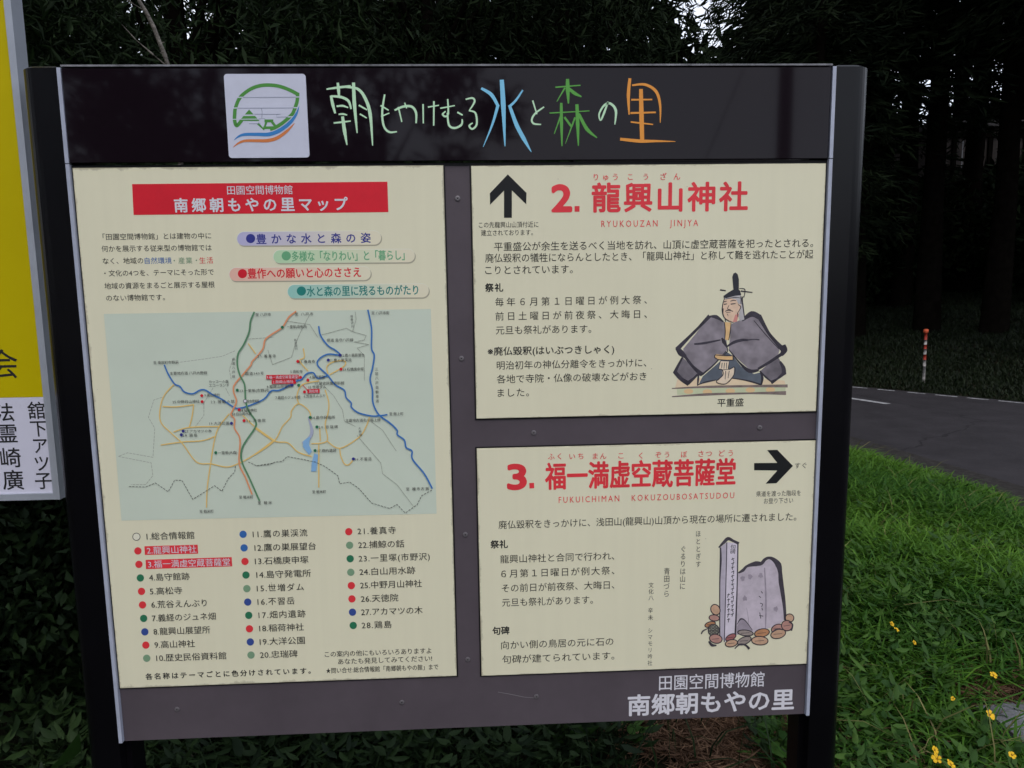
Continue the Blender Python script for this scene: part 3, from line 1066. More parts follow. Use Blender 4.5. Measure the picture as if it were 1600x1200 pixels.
W_ROBE = mat('wash_robe_grey', ink(116, 112, 122), .5, var=.3, scale=26, detail=2)
W_ROBE2 = mat('wash_robe_dark', ink(98, 95, 104), .5, var=.3, scale=30, detail=2)
W_SKIRT = mat('wash_skirt_blue', ink(78, 86, 98), .5, var=.2, scale=30, detail=2)
W_EDGE = mat('wash_brush_dark', ink(50, 48, 58), .5, var=.35, scale=40, detail=3)
W_LINE = mat('wash_line', ink(44, 42, 50), .5)
W_SKIN = mat('wash_skin', ink(200, 166, 148), .5, var=.12, scale=60)
W_TAN = mat('wash_tan', ink(190, 158, 116), .5, var=.12, scale=60)
W_PALE = mat('wash_pale', ink(196, 176, 160), .5, var=.12, scale=60)
W_FLOOR = mat('wash_floor_peach', ink(192, 174, 150), .5, var=.08, scale=20)
W_GRN = mat('wash_floor_green', ink(164, 172, 146), .5, var=.08, scale=20)
W_MAT = mat('wash_edge_brown', ink(108, 98, 96), .5, var=.3, scale=50)
W_VEIL = mat('wash_veil', ink(152, 152, 158), .5, var=.12, scale=60)
W_HAT = mat('wash_hat', ink(40, 42, 50), .5)
W_PINK = mat('wash_pink', ink(176, 120, 116), .5)
a = Art(-.00545)


def fp(pts, m):
    a.poly([ZF(*p) for p in pts], m)


def fs_(pts, w, m):
    n = len(pts)
    if not hasattr(w, '__len__'):
        w = [w * .6] + [w] * (n - 2) + [w * .6] if n > 2 else [w, w * .7]
    a.stroke([ZF(*p) for p in pts], [q * .18333 for q in w], m)


fp([(150, 940), (320, 930), (620, 925), (1060, 950), (1075, 1000), (600, 1005), (130, 1015)], W_FLOOR)
fp([(145, 1018), (1070, 1008), (1065, 1055), (150, 1072)], W_GRN)
for x, y in ((245, 1042), (405, 1046), (600, 1038), (770, 1030), (940, 1028)):
    a.dot(ZF(x, y), 7.5, mat('wash_floor_spot', ink(184, 160, 124), .5), 4, n=16)
fs_([(105, 1017), (400, 1004), (750, 998), (1082, 996)], [8, 20, 20, 26], W_MAT)
fs_([(105, 1087), (400, 1068), (750, 1058), (1067, 1056)], [8, 22, 14, 34], W_MAT)
fp([(560, 700), (510, 790), (365, 915), (330, 985), (480, 950), (530, 940), (620, 930), (870, 985), (860, 880), (800, 895), (690, 830), (620, 740)], W_SKIRT)
fp([(190, 750), (320, 870), (312, 912), (235, 975), (138, 880)], W_ROBE2)
fp([(1020, 775), (1055, 885), (955, 962), (855, 868), (1000, 740)], W_ROBE2)
fp([(415, 405), (480, 410), (550, 455), (575, 690), (370, 905), (210, 750), (200, 680), (300, 560)], W_ROBE)
fp([(610, 468), (790, 390), (855, 440), (1025, 660), (1005, 738), (835, 862), (760, 855), (585, 692)], W_ROBE)
fs_([(420, 405), (330, 500), (240, 590), (150, 682)], [34, 22, 26, 40], W_EDGE)
fs_([(425, 405), (480, 410), (540, 450)], [12, 34, 10], W_EDGE)
fs_([(150, 678), (180, 715), (215, 745)], [34, 54, 30], W_EDGE)
fs_([(212, 742), (280, 830), (352, 895)], [24, 24, 40], W_EDGE)
fs_([(352, 905), (460, 815), (562, 702)], [16, 12, 6], W_LINE)
fs_([(192, 755), (160, 815), (130, 878)], [14, 20, 30], W_EDGE)
fs_([(128, 876), (180, 935), (242, 975)], [34, 34, 40], W_EDGE)
fs_([(242, 970), (290, 930), (330, 888)], [34, 20, 16], W_EDGE)
fs_([(330, 890), (326, 940), (322, 992)], 18, W_EDGE)
fs_([(322, 988), (400, 960), (480, 946)], 11, W_LINE)
fs_([(700, 440), (780, 385), (845, 410)], [16, 50, 44], W_EDGE)
fs_([(845, 405), (920, 540), (985, 620), (1050, 690)], [42, 26, 30, 46], W_EDGE)
fs_([(800, 440), (900, 560), (1010, 680)], [6, 8, 6], W_LINE)
fs_([(1050, 655), (1058, 690), (1035, 730)], [40, 54, 30], W_EDGE)
fs_([(1035, 725), (930, 795), (838, 850)], [28, 24, 20], W_EDGE)
fs_([(838, 862), (760, 868), (680, 800), (590, 690)], [18, 34, 14, 8], W_EDGE)
fs_([(1022, 790), (1050, 840), (1055, 890)], [16, 34, 40], W_EDGE)
fs_([(1055, 888), (1000, 935), (950, 965)], [34, 16, 32], W_EDGE)
fs_([(950, 962), (900, 920), (850, 868)], 16, W_EDGE)
fs_([(858, 880), (872, 930), (862, 985)], 22, W_EDGE)
fs_([(610, 930), (740, 950), (860, 985)], [6, 12, 14], W_LINE)
fs_([(528, 590), (545, 620), (572, 668)], [12, 34, 12], W_EDGE)
fs_([(572, 660), (630, 625), (700, 606), (745, 606)], [12, 26, 24, 18], W_EDGE)
fs_([(745, 606), (800, 600), (845, 604)], [12, 8, 10], W_EDGE)
fs_([(295, 640), (380, 632), (515, 605)], [14, 20, 10], W_EDGE)
fs_([(572, 665), (575, 700), (545, 735)], 9, W_LINE)
# collar, tablet, sash
fp([(550, 452), (606, 458), (588, 608), (552, 602)], W_TAN)
for q in ([(550, 455), (556, 530), (552, 602)], [(606, 460), (598, 540), (586, 606)]):
    fs_(q, 9, W_LINE)
fp([(478, 725), (620, 742), (618, 778), (490, 770), (465, 750)], W_TAN)
for q in ([(470, 732), (540, 738), (622, 740)], [(490, 770), (560, 778), (622, 776)], [(622, 738), (625, 778)], [(470, 732), (466, 752), (492, 770)]):
    fs_(q, 10, W_LINE)
fp([(515, 785), (592, 788), (585, 855), (632, 838), (628, 905), (560, 978), (485, 962), (532, 912), (530, 862), (500, 852)], W_PALE)
for q in ([(515, 785), (500, 852)], [(592, 788), (585, 855), (635, 836), (628, 905), (560, 978), (480, 962), (535, 905), (530, 860), (500, 852)], [(530, 860), (585, 855)],
          [(530, 800), (525, 845)], [(550, 800), (545, 850)], [(568, 800), (565, 850)], [(560, 870), (555, 940)], [(590, 870), (580, 930)]):
    fs_(q, 6 if len(q) == 2 else 8, W_LINE)
# head
fp([(690, 235), (712, 300), (722, 430), (680, 445), (668, 380), (676, 300)], W_VEIL)
fp([(545, 262), (600, 250), (655, 252), (690, 290), (684, 345), (665, 400), (652, 450), (600, 456), (556, 425), (540, 380), (532, 340)], W_SKIN)
fp([(640, 390), (672, 385), (655, 450), (620, 455)], W_PINK)
fp([(548, 262), (560, 215), (690, 205), (690, 300), (668, 300), (650, 262), (600, 250)], W_VEIL)
fp([(540, 232), (585, 200), (622, 178), (680, 182), (692, 225), (640, 230), (560, 252)], W_HAT)
fp([(616, 70), (626, 40), (645, 32), (662, 48), (672, 90), (671, 195), (628, 196)], W_HAT)
for q, w in (([(514, 180), (560, 186)], 12), ([(690, 190), (785, 201)], 12), ([(676, 168), (722, 176), (716, 240)], 9), ([(716, 240), (700, 260), (722, 430)], 12), ([(690, 235), (690, 300)], 9),
             ([(545, 262), (534, 310), (531, 360), (545, 410), (580, 440), (625, 456)], 8), ([(536, 340), (534, 380)], 14), ([(665, 305), (688, 325), (664, 372)], 8), ([(660, 375), (664, 410)], 8),
             ([(542, 282), (566, 276)], 8), ([(600, 276), (625, 268), (648, 272)], 8), ([(546, 303), (570, 299)], 9), ([(604, 301), (642, 296)], 10), ([(588, 310), (576, 342), (602, 346)], 6),
             ([(556, 362), (585, 352), (622, 362)], 9), ([(565, 372), (600, 370)], 5), ([(574, 385), (580, 398)], 6), ([(555, 420), (560, 452)], 8), ([(545, 232), (550, 262)], 7), ([(560, 258), (640, 244), (690, 250)], 7)):
    fs_(q, w, W_LINE)
a.build('figure_drawing', p2)

# ---------------- lower right panel
p3 = sheet('hall_panel', [(745, 698.8), (1274, 689), (1258.4, 1037), (752, 1053.6)], 'cream panel with right pointing arrow and drawing of a stone monument')
a = Art(-.0056)
a.poly([ZC(*p) for p in ((1295, 97), (1402, 96), (1355, 37), (1402, 36), (1474, 110), (1398, 190), (1348, 192), (1402, 131), (1295, 130))], I_BLACK)
a.build('arrow', p3)
a = Art(-.0056)
for s_, x0, x1, y in (('ふく', 343, 405, 67), ('いち', 442, 507, 66), ('まん', 550, 613, 65), ('こ', 668, 692, 63), ('く', 763, 780, 63), ('ぞう', 838, 903, 59), ('ぼ', 958, 985, 57), ('さつ', 1038, 1100, 54), ('どう', 1133, 1197, 52)):
    a.text(s_, ZC(x0, y), ZC(x1, y - 1), 10, I_RED2, .006)
a.build('reading_lettering', p3)
a = Art(-.0056)
a.text('3', ZC(159, 158), ZC(240, 157), 39, I_RED2, .045, 6)
a.poly([ZC(*p) for p in ((257, 189), (279, 188), (280, 213), (258, 214))], I_RED2)
a.text('福一満虚空蔵菩薩堂', ZC(332, 155), ZC(1207, 139), 40, I_RED2, .022, 4)
a.build('title_lettering', p3)
a = Art(-.0056)
a.text('FUKUICHIMAN   KOKUZOUBOSATSUDOU', ZC(393, 264), ZC(1203, 247), 9.8, I_RED2)
a.build('romanised_lettering', p3)
a = Art(-.0056)
a.text('すぐ', ZC(1483, 109), ZC(1537, 107), 9, I_SOFT)
a.build('arrow_note', p3)
a = Art(-.0056)
a.text('県道を渡った階段を', ZC(1305, 239), ZC(1510, 235), 8.6, I_SOFT)
a.text('お登り下さい', ZC(1340, 272), ZC(1475, 269), 8.6, I_SOFT)
a.build('arrow_caption', p3)
a = Art(-.0056)
a.text('廃仏毀釈をきっかけに、浅田山(龍興山)山頂から現在の場所に遷されました。', ZC(115, 378), ZC(1490, 348), 12.8, I_BLACK)
a.build('paragraph', p3)
a = Art(-.0056)
a.text('祭礼', ZD(78, 139), ZD(203, 136), 12, I_BLACK, .024)
a.text('龍興山神社と合同で行われ、', ZD(148, 243), ZD(985, 226), 12.6, I_BLACK)
a.text('６月第１日曜日が例大祭、', ZD(155, 350), ZD(985, 333), 12.6, I_BLACK)
a.text('その前日が前夜祭、大晦日、', ZD(160, 455), ZD(985, 439), 12.6, I_BLACK)
a.text('元旦も祭礼があります。', ZD(162, 561), ZD(828, 548), 12.6, I_BLACK)
a.build('paragraph', p3)
a = Art(-.0056)
a.text('句碑', ZD(92, 772), ZD(215, 769), 12, I_BLACK, .024)
a.text('向かい側の鳥居の元に石の', ZD(155, 873), ZD(978, 854), 12.6, I_BLACK)
a.text('句碑が建てられています。', ZD(163, 977), ZD(985, 959), 12.6, I_BLACK)
a.build('paragraph', p3)
a = Art(-.0056)
a.column('ほととぎす', ZE(108, 70), ZE(110, 328), 10.5, I_SOFT, 0, .8)
a.build('poem_line', p3)
a = Art(-.0056)
a.column('ぐるりは山に', ZD(1490, 172), ZD(1484, 445), 11, I_SOFT, 0, .85)
a.build('poem_line', p3)
a = Art(-.0056)
a.column('青田づら', ZD(1370, 335), ZD(1367, 500), 11.4, I_SOFT, 0, .85)
a.build('poem_line', p3)
a = Art(-.0056)
a.column('文化八', ZD(1254, 437), ZD(1254, 530), 9, I_SOFT, 0, .9)
a.column('辛未', ZD(1250, 622), ZD(1250, 675), 9, I_SOFT, 0, .9)
a.column('シマモリ吟社', ZD(1248, 770), ZD(1246, 1008), 8.6, I_SOFT, 0, .85)
a.build('poem_credit', p3)
a = Art(-.00545)


def sp_(pts, m):
    a.poly([ZE(*p) for p in pts], m)


def ss(pts, w, m):
    n = len(pts)
    if not hasattr(w, '__len__'):
        w = [w] * n
    a.stroke([ZE(*p) for p in pts], [q * .18333 for q in w], m)


T_ST = mat('wash_stone', ink(160, 154, 168), .5, var=.14, scale=40, detail=3)
T_PL = mat('wash_pillar', ink(178, 174, 190), .5, var=.08, scale=50)
T_PS = mat('wash_pillar_side', ink(152, 148, 164), .5, var=.1, scale=50)
T_DK = mat('wash_stone_edge', ink(58, 55, 64), .5, var=.3, scale=60)
T_MD = mat('wash_stone_mid', ink(128, 122, 136), .5, var=.15, scale=60)
sp_([(445, 408), (510, 350), (600, 345), (660, 315), (710, 285), (775, 305), (805, 460), (835, 640), (850, 790), (790, 850), (600, 905), (430, 930)], T_ST)
ss([(672, 360), (682, 560), (684, 720), (680, 890)], [10, 14, 16, 8], T_MD)
ss([(520, 700), (535, 800), (530, 880)], [3, 5, 4], T_MD)
sp_([(438, 860), (470, 800), (500, 795), (545, 850), (570, 895), (440, 925)], T_MD)
for x, y in ((487, 450), (550, 435), (640, 425), (768, 710), (505, 620)):
    a.dot(ZE(x, y), 3.4, T_MD, 4, lump=.3, n=14)
ss([(452, 402), (490, 380), (525, 345), (600, 325), (645, 322), (675, 290), (710, 275), (750, 290), (790, 335), (805, 400), (812, 480), (830, 600), (842, 700), (848, 800)],
   [14, 26, 20, 44, 30, 26, 22, 34, 52, 34, 40, 34, 26, 22], T_DK)
ss([(440, 840), (470, 795), (510, 810), (570, 890)], [4, 14, 8, 4], T_DK)
for q in ([(645, 560), (655, 575)], [(625, 600), (640, 612)], [(635, 660), (655, 668), (648, 690)], [(650, 700), (655, 720)], [(628, 765), (660, 770)], [(632, 740), (640, 790)]):
    ss(q, 7, T_DK)
sp_([(292, 190), (352, 142), (338, 985), (292, 950)], T_PS)
sp_([(352, 142), (447, 150), (428, 930), (330, 992)], T_PL)
ss([(298, 188), (300, 300), (292, 500), (292, 945)], [12, 18, 10, 9], T_DK)
ss([(352, 145), (344, 500), (330, 990)], 8, T_DK)
ss([(446, 150), (440, 500), (424, 940)], [12, 10, 16], T_DK)
ss([(284, 186), (325, 145), (362, 112), (405, 130), (450, 152)], [10, 26, 30, 22, 24], T_DK)
a.column('句碑', ZE(405, 182), ZE(403, 222), 8.5, W_LINE, .01)
for k in range(14):
    y = 285 + k * 36
    x = 405 - (k * 36) * .012
    ss([(x - 14, y + 4), (x + 10, y - 6)], 6, W_LINE)
    ss([(x + (6 if k % 2 else -6), y - 10), (x + (-4 if k % 3 else 6), y + 20)], 6, W_LINE)
for k in range(6):
    y = 590 + k * 42
    ss([(355, y), (378, y - 6)], 6, W_LINE)
    ss([(368, y - 12), (358 + 6 * (k % 2), y + 22)], 6, W_LINE)
L_PE = mat('wash_leaf_peach', ink(164, 136, 116), .5, var=.15, scale=60)
L_PK = mat('wash_leaf_pink', ink(150, 116, 110), .5, var=.15, scale=60)
L_OR = mat('wash_leaf_orange', ink(152, 112, 84), .5, var=.15, scale=60)
L_GY = mat('wash_leaf_grey', ink(128, 120, 118), .5, var=.15, scale=60)
L_GN = mat('wash_leaf_green', ink(112, 114, 106), .5, var=.25, scale=80)
L_RD = mat('wash_leaf_red', ink(132, 84, 86), .5, var=.15, scale=60)
for x, y, rx, ry, rot, m in ((255, 715, 38, 46, -.5, L_PE), (245, 785, 44, 26, .1, L_PK), (210, 840, 46, 22, -.3, L_OR), (240, 890, 46, 50, 0, L_GN), (258, 962, 54, 38, .2, L_PK),
                             (385, 950, 48, 24, -.5, L_RD), (390, 1000, 52, 30, -.2, L_PE), (885, 785, 36, 34, .3, L_PE), (780, 875, 52, 34, -.4, L_PK), (862, 850, 46, 44, .2, L_PK),
                             (510, 912, 66, 24, .1, L_GY), (500, 978, 62, 30, -.4, L_GY), (650, 912, 64, 34, -.2, L_OR), (632, 978, 70, 36, .05, L_PE), (788, 920, 64, 38, -.25, L_PE)):
    a.dot(ZE(x, y), rx * .18333, m, ry * .18333, rot, 18, .12)
    a.ring(ZE(x, y), rx * .18333, 1.5, W_LINE, ry * .18333, rot)
    if rx > 45:
        ss([(x - rx * .6, y + 4), (x + rx * .5, y - 2)], 4, W_LINE)
ss([(135, 920), (150, 895), (200, 870)], [10, 12, 6], T_DK)
ss([(200, 985), (225, 1015), (262, 1018)], [14, 26, 10], T_DK)
ss([(420, 1045), (460, 1010), (510, 1015), (540, 1045)], [8, 14, 14, 22], T_DK)
for k in range(9):
    x, y = 205 + (k % 3) * 30, 860 + (k // 3) * 24
    a.ring(ZE(x, y), 2.0, .8, W_LINE)
ss([(735, 910), (780, 880), (830, 885)], [6, 16, 8], T_DK)
ss([(880, 820), (910, 840), (900, 890)], [8, 12, 14], T_DK)
a.build('monument_drawing', p3)

# ------------------------------------------------------------------ the yellow sign on the left
YD = .075                                           # its face stands a little behind the dark board's face


def SY(px, py):
    p = AT(px, py, YD)
    return p[0], p[2]


_S_keep = S
xr = (SY(30, 120)[0] + SY(66, 500)[0] + SY(92, 775)[0]) / 3
zb = (SY(92, 777)[1] + SY(20, 786)[1]) / 2
ys = empty('notice_board', (xr - .5, YD + .03, 0))
tag(ys, 'yellow and white notice board in an aluminium frame, left of the dark board', 'notice board')
M_YEL = mat('yellow_sheet', ink(154, 143, 4), .4, .12, var=.04, scale=4)
M_WHT = mat('white_sheet', ink(168, 171, 190), .4, .3, var=.03, scale=5)
M_ALU = mat('aluminium_frame', (.50, .535, .60), .32, .5, metal=.4, var=.10, scale=6)
fw = .0165
xl, ztp = xr - 1.25, ZTOP + 1.0
zmid = (SY(70, 621)[1] + SY(30, 621.5)[1]) / 2
mb = MB()
mb.box(((xl + xr) / 2, YD + .012, (zmid + ztp) / 2), (xr - xl - 2 * fw, .008, ztp - zmid - .0005), M_YEL)
yo = mb.build('yellow_sheet', ys)
mb = MB()
mb.box(((xl + xr) / 2, YD + .012, (zmid + zb + fw) / 2), (xr - xl - 2 * fw, .008, zmid - zb - fw - .0005), M_WHT)
wo = mb.build('white_sheet', ys)
mb = MB()
for c, d in (((xr - fw / 2, YD + .022, (zb + ztp) / 2), (fw, .044, ztp - zb)), ((xl + fw / 2, YD + .022, (zb + ztp) / 2), (fw, .044, ztp - zb)),
             (((xl + xr) / 2, YD + .0225, zb + fw / 2), (xr - xl - 2 * fw, .042, fw)), (((xl + xr) / 2, YD + .0225, ztp - fw / 2), (xr - xl - 2 * fw, .042, fw))):
    mb.box(c, d, M_ALU)
mb.build('frame', ys)
for x in (xl + .15, xr - .62):
    mb = MB()
    mb.tube([(x, YD + .075, -.2), (x, YD + .075, ztp - .1)], .03, mat('galvanised_post', (.3, .31, .32), .45, .5, metal=.6), 12)
    mb.build('post', ys)
S = SY
B_INK = mat('brush_black', (.02, .02, .021), .5)
a = Art(YD + .0075)
a.column('会', (0.5, 569), (0.5, 569), 50, B_INK, .002)
a.build('lettering', yo)
a = Art(YD + .0075)
for ch, x, y, h in (('舘', 54, 642, 26), ('下', 57, 670, 25), ('ア', 59.5, 697, 25), ('ツ', 62.5, 725, 25), ('子', 65, 752, 26)):
    a.column(ch, (x, y), (x, y), h * 1.12, B_INK, .008, .95 if ch not in 'アツ' else .9)
a.build('donor_lettering', wo)
a = Art(YD + .0075)
for ch, x, y, h in (('法', 4, 645, 27), ('霊', 8.5, 678, 28), ('崎', 13, 716, 29), ('廣', 17.5, 751, 29)):
    a.column(ch, (x, y), (x, y), h * 1.15, B_INK, .008)
a.build('donor_lettering', wo)
S = _S_keep

# ------------------------------------------------------------------ ground, road, bank
FAR = np.array([(13.5, -4.0), (11.6, 1.0), (9.6, 5.0), (7.71, 7.79), (6.36, 9.68), (4.2, 12.6), (0.5, 17.2), (-6, 24.5)])
NEAR = np.array([(4.9, -12.0), (4.6, -4.0), (4.5, 1.0), (4.33, 3.4), (4.02, 5.55), (3.3, 7.6), (1.7, 10.2), (-2.2, 15.0), (-9, 22)])


def side_dist(P, L):
    """signed distance of points to the polyline L (positive on its right hand side, walking along it)"""
    best = np.full(len(P), 1e9)
    sg = np.zeros(len(P))
    for a, b in zip(L[:-1], L[1:]):
        d = b - a
        t = np.clip(((P - a) @ d) / (d @ d), 0, 1)
        q = a + t[:, None] * d
        r = np.hypot(*(P - q).T)
        s = d[0] * (P[:, 1] - a[1]) - d[1] * (P[:, 0] - a[0])
        m = r < best
        best[m] = r[m]
        sg[m] = np.where(s[m] > 0, -1, 1)
    return best * sg


def gz(P):
    """height of the ground"""
    P = np.atleast_2d(np.asarray(P, float))
    df = side_dist(P, FAR)            # > 0: beyond the road
    dn = -side_dist(P, NEAR)          # > 0: on the sign's side of the road
    s = np.maximum(df - .25, 0)
    h = .17 * np.minimum(s, 9) + .22 * np.clip(s - 9, 0, 30)
    h += .05 * np.sin(P[:, 0] * 1.9 + 1) * np.sin(P[:, 1] * 1.4) * (s > 1)
    n = np.clip(dn - .45, 0, 1.2) / 1.2
    h = np.where(dn > 0, .07 * n * np.clip((P[:, 1] + .2) / 1.5, 0, 1) + .03 * np.sin(P[:, 0] * 2.3) * np.sin(P[:, 1] * 2.9 + .6) * n, h)
    back = np.clip(P[:, 1] - 3.5, 0, 30) * np.clip((-P[:, 0] + 2.0 - .25 * np.maximum(P[:, 1] - 3, 0)) / 2.0, 0, 1) * (dn > 0)
    h = h + .10 * back
    road = (df < .25) & (dn < .45)
    return np.where(road, -.035, h)


def gz1(x, y):
    return float(gz([(x, y)])[0])


def np_mesh(name, V, F, mats, tint=None, smooth=False, parent=None, loc=None):
    """V (n,3), F (m,k) -> one mesh object"""
    me = bpy.data.meshes.new(name)
    k = F.shape[1]
    me.vertices.add(len(V))
    me.vertices.foreach_set('co', np.ascontiguousarray(V, 'f').ravel())
    me.loops.add(F.size)
    me.loops.foreach_set('vertex_index', np.ascontiguousarray(F, 'i').ravel())
    me.polygons.add(len(F))
    me.polygons.foreach_set('loop_start', np.arange(0, F.size, k, dtype='i'))
    me.polygons.foreach_set('loop_total', np.full(len(F), k, 'i'))
    if smooth:
        me.polygons.foreach_set('use_smooth', np.ones(len(F), bool))
    for m in mats:
        me.materials.append(m)
    if tint is not None:
        at = me.attributes.new('tint', 'FLOAT', 'POINT')
        at.data.foreach_set('value', np.ascontiguousarray(tint, 'f'))
    me.update(calc_edges=True)
    me.validate()
    o = bpy.data.objects.new(name, me)
    COL.objects.link(o)
    if parent is not None:
        o.parent = parent
    if loc is not None:
        o.location = loc
    return o


def ground_mat():
    m = bpy.data.materials.new('forest_ground')
    m.use_nodes = True
    nt = m.node_tree
    b = nt.nodes['Principled BSDF']
    b.inputs['Roughness'].default_value = .95
    b.inputs['Specular IOR Level'].default_value = .1
    tc = nt.nodes.new('ShaderNodeTexCoord')
    n = nt.nodes.new('ShaderNodeTexNoise')
    n.inputs['Scale'].default_value = 1.3
    n.inputs['Detail'].default_value = 9
    n.inputs['Roughness'].default_value = .7
    nt.links.new(tc.outputs['Object'], n.inputs['Vector'])
    rp = nt.nodes.new('ShaderNodeValToRGB')
    e = rp.color_ramp.elements
    e[0].position, e[0].color = .38, (.015, .011, .007, 1)
    e[1].position, e[1].color = .62, (.010, .017, .006, 1)
    nt.links.new(n.outputs['Fac'], rp.inputs['Fac'])
    nt.links.new(rp.outputs['Color'], b.inputs['Base Color'])
    n2 = nt.nodes.new('ShaderNodeTexNoise')
    n2.inputs['Scale'].default_value = 45
    n2.inputs['Detail'].default_value = 6
    nt.links.new(tc.outputs['Object'], n2.inputs['Vector'])
    bp = nt.nodes.new('ShaderNodeBump')
    bp.inputs['Strength'].default_value = .8
    bp.inputs['Distance'].default_value = .03
    nt.links.new(n2.outputs['Fac'], bp.inputs['Height'])
    nt.links.new(bp.outputs['Normal'], b.inputs['Normal'])
    return m


def axis(lo, hi, a, b, fine, coarse):
    left = np.arange(lo, a, coarse)
    mid = np.arange(a, b, fine)
    right = np.arange(b, hi + .01, coarse)
    return np.concatenate([left, mid, right])


gxs, gys = axis(-150, 150, -6, 16, .25, 4.0), axis(-120, 180, -5, 22, .25, 4.0)
X, Y = np.meshgrid(gxs, gys)
P = np.stack([X.ravel(), Y.ravel()], 1)
Z = gz(P)
nx = len(gxs)
i = np.arange(len(gys) - 1)[:, None] * nx + np.arange(nx - 1)[None, :]
F = np.stack([i, i + 1, i + 1 + nx, i + nx], -1).reshape(-1, 4)
g = np_mesh('ground', np.column_stack([P, Z]), F, [ground_mat()], smooth=True)
tag(g, kind='structure')

ASPH = mat('asphalt', (.030, .027, .030), .82, .2, var=.30, scale=2.5, bump=.35, bscale=260, detail=9)
_n = ASPH.node_tree
_b = _n.nodes['Principled BSDF']
_src = _b.inputs['Base Color'].links[0].from_socket
_tc = _n.nodes.new('ShaderNodeTexCoord')
_vo = _n.nodes.new('ShaderNodeTexVoronoi')
_vo.feature = 'DISTANCE_TO_EDGE'
_vo.inputs['Scale'].default_value = .38
_no = _n.nodes.new('ShaderNodeTexNoise')
_no.inputs['Scale'].default_value = 3.0
_no.inputs['Detail'].default_value = 6
_n.links.new(_tc.outputs['Object'], _no.inputs['Vector'])
_mv = _n.nodes.new('ShaderNodeMix')
_mv.data_type = 'RGBA'
_mv.inputs[0].default_value = .28
_n.links.new(_tc.outputs['Object'], _mv.inputs[6])
_n.links.new(_no.outputs['Color'], _mv.inputs[7])
_n.links.new(_mv.outputs[2], _vo.inputs['Vector'])
_lt = _n.nodes.new('ShaderNodeMath')
_lt.operation = 'LESS_THAN'
_lt.inputs[1].default_value = .0032
_n.links.new(_vo.outputs['Distance'], _lt.inputs[0])
_sp = _n.nodes.new('ShaderNodeTexVoronoi')              # pale grit lying in the surface
_sp.inputs['Scale'].default_value = 38
_n.links.new(_tc.outputs['Object'], _sp.inputs['Vector'])
_l2 = _n.nodes.new('ShaderNodeMath')
_l2.operation = 'LESS_THAN'
_l2.inputs[1].default_value = .13
_n.links.new(_sp.outputs['Distance'], _l2.inputs[0])
_m1 = _n.nodes.new('ShaderNodeMix')
_m1.data_type = 'RGBA'
_n.links.new(_l2.outputs[0], _m1.inputs[0])
_n.links.new(_src, _m1.inputs[6])
_m1.inputs[7].default_value = (.06, .056, .056, 1)
_m2 = _n.nodes.new('ShaderNodeMix')
_m2.data_type = 'RGBA'
_n.links.new(_lt.outputs[0], _m2.inputs[0])
_n.links.new(_m1.outputs[2], _m2.inputs[6])
_m2.inputs[7].default_value = (.014, .0125, .014, 1)
_n.links.new(_m2.outputs[2], _b.inputs['Base Color'])


def ribbon(name, A, B, z, m):
    def resample(L, n):
        d = np.concatenate([[0], np.cumsum(np.hypot(*np.diff(L, axis=0).T))])
        t = np.linspace(0, d[-1], n)
        return np.stack([np.interp(t, d, L[:, 0]), np.interp(t, d, L[:, 1])], 1)
    n = 60
    a, b = resample(A, n), resample(B, n)
    V = np.concatenate([np.column_stack([a, np.full(n, z)]), np.column_stack([b, np.full(n, z)])])
    k = np.arange(n - 1)
    return np_mesh(name, V, np.stack([k, n + k, n + k + 1, k + 1], 1), [m])


road = ribbon('road', NEAR + np.array([.0, 0]), FAR, 0.0, ASPH)
tag(road, kind='structure')
OUT = NEAR.copy()
_t = np.gradient(NEAR, axis=0)
_t /= np.hypot(*_t.T)[:, None]
OUT = NEAR + np.stack([-_t[:, 1], _t[:, 0]], 1) * .55
sh = ribbon('road_shoulder', OUT, NEAR + np.stack([_t[:, 1], -_t[:, 0]], 1) * .14, .006,
            mat('shoulder_grit', (.050, .046, .044), .95, .1, var=.5, scale=16, bump=.6, bscale=180, detail=9, col2=(.022, .020, .018)))
tag(sh, kind='structure')
PAINT = mat('road_paint', (.46, .46, .47), .8, .1, var=.3, scale=14, col2=(.16, .16, .165))


def along(L, off, s0, s1, w, mb, z=.005):
    d = np.concatenate([[0], np.cumsum(np.hypot(*np.diff(L, axis=0).T))])
    def at(s):
        q = np.array([np.interp(s, d, L[:, 0]), np.interp(s, d, L[:, 1])])
        q2 = np.array([np.interp(s + .05, d, L[:, 0]), np.interp(s + .05, d, L[:, 1])])
        t = (q2 - q) / max(np.hypot(*(q2 - q)), 1e-6)
        return q, np.array([-t[1], t[0]])
    v = []
    for s in np.linspace(s0, s1, 4):
        q, nn = at(s)
        for sg in (-.5, .5):
            p = q + nn * (off + sg * w)
            v.append((p[0], p[1], z))
    mb.add(v, [(2 * k, 2 * k + 2, 2 * k + 3, 2 * k + 1) for k in range(3)], PAINT)


mb = MB()
s = 1.0
rr_ = random.Random(4)
while s < 30:                                        # edge line, broken where grass has grown over it
    L_ = rr_.uniform(.22, .36)
    along(FAR, .16, s, s + L_, .055, mb)
    s += L_ + rr_.uniform(.10, .22)
tag(mb.build('edge_line'), kind='structure')
mb = MB()
for s0, L_ in ((11.2, .22), (11.5, .12), (18.6, .3), (19.3, .25), (20.4, .4)):
    along(NEAR, -.22, s0, s0 + L_, .07, mb)
tag(mb.build('edge_line'), kind='structure')
mb = MB()
p0, p1 = G(1318, 621), G(1388, 631.5)
d = (p0 - p1) / np.linalg.norm(p0 - p1)
q = np.array([-d[1], d[0], 0]) * .055
for k in (-1, 0, 1):
    a0 = p1 + d * (k * 4.2) + np.array([0, 0, .005])
    a1 = a0 + d * 1.9
    mb.add([a0 - q, a1 - q, a1 + q, a0 + q], [(0, 1, 2, 3)], PAINT)
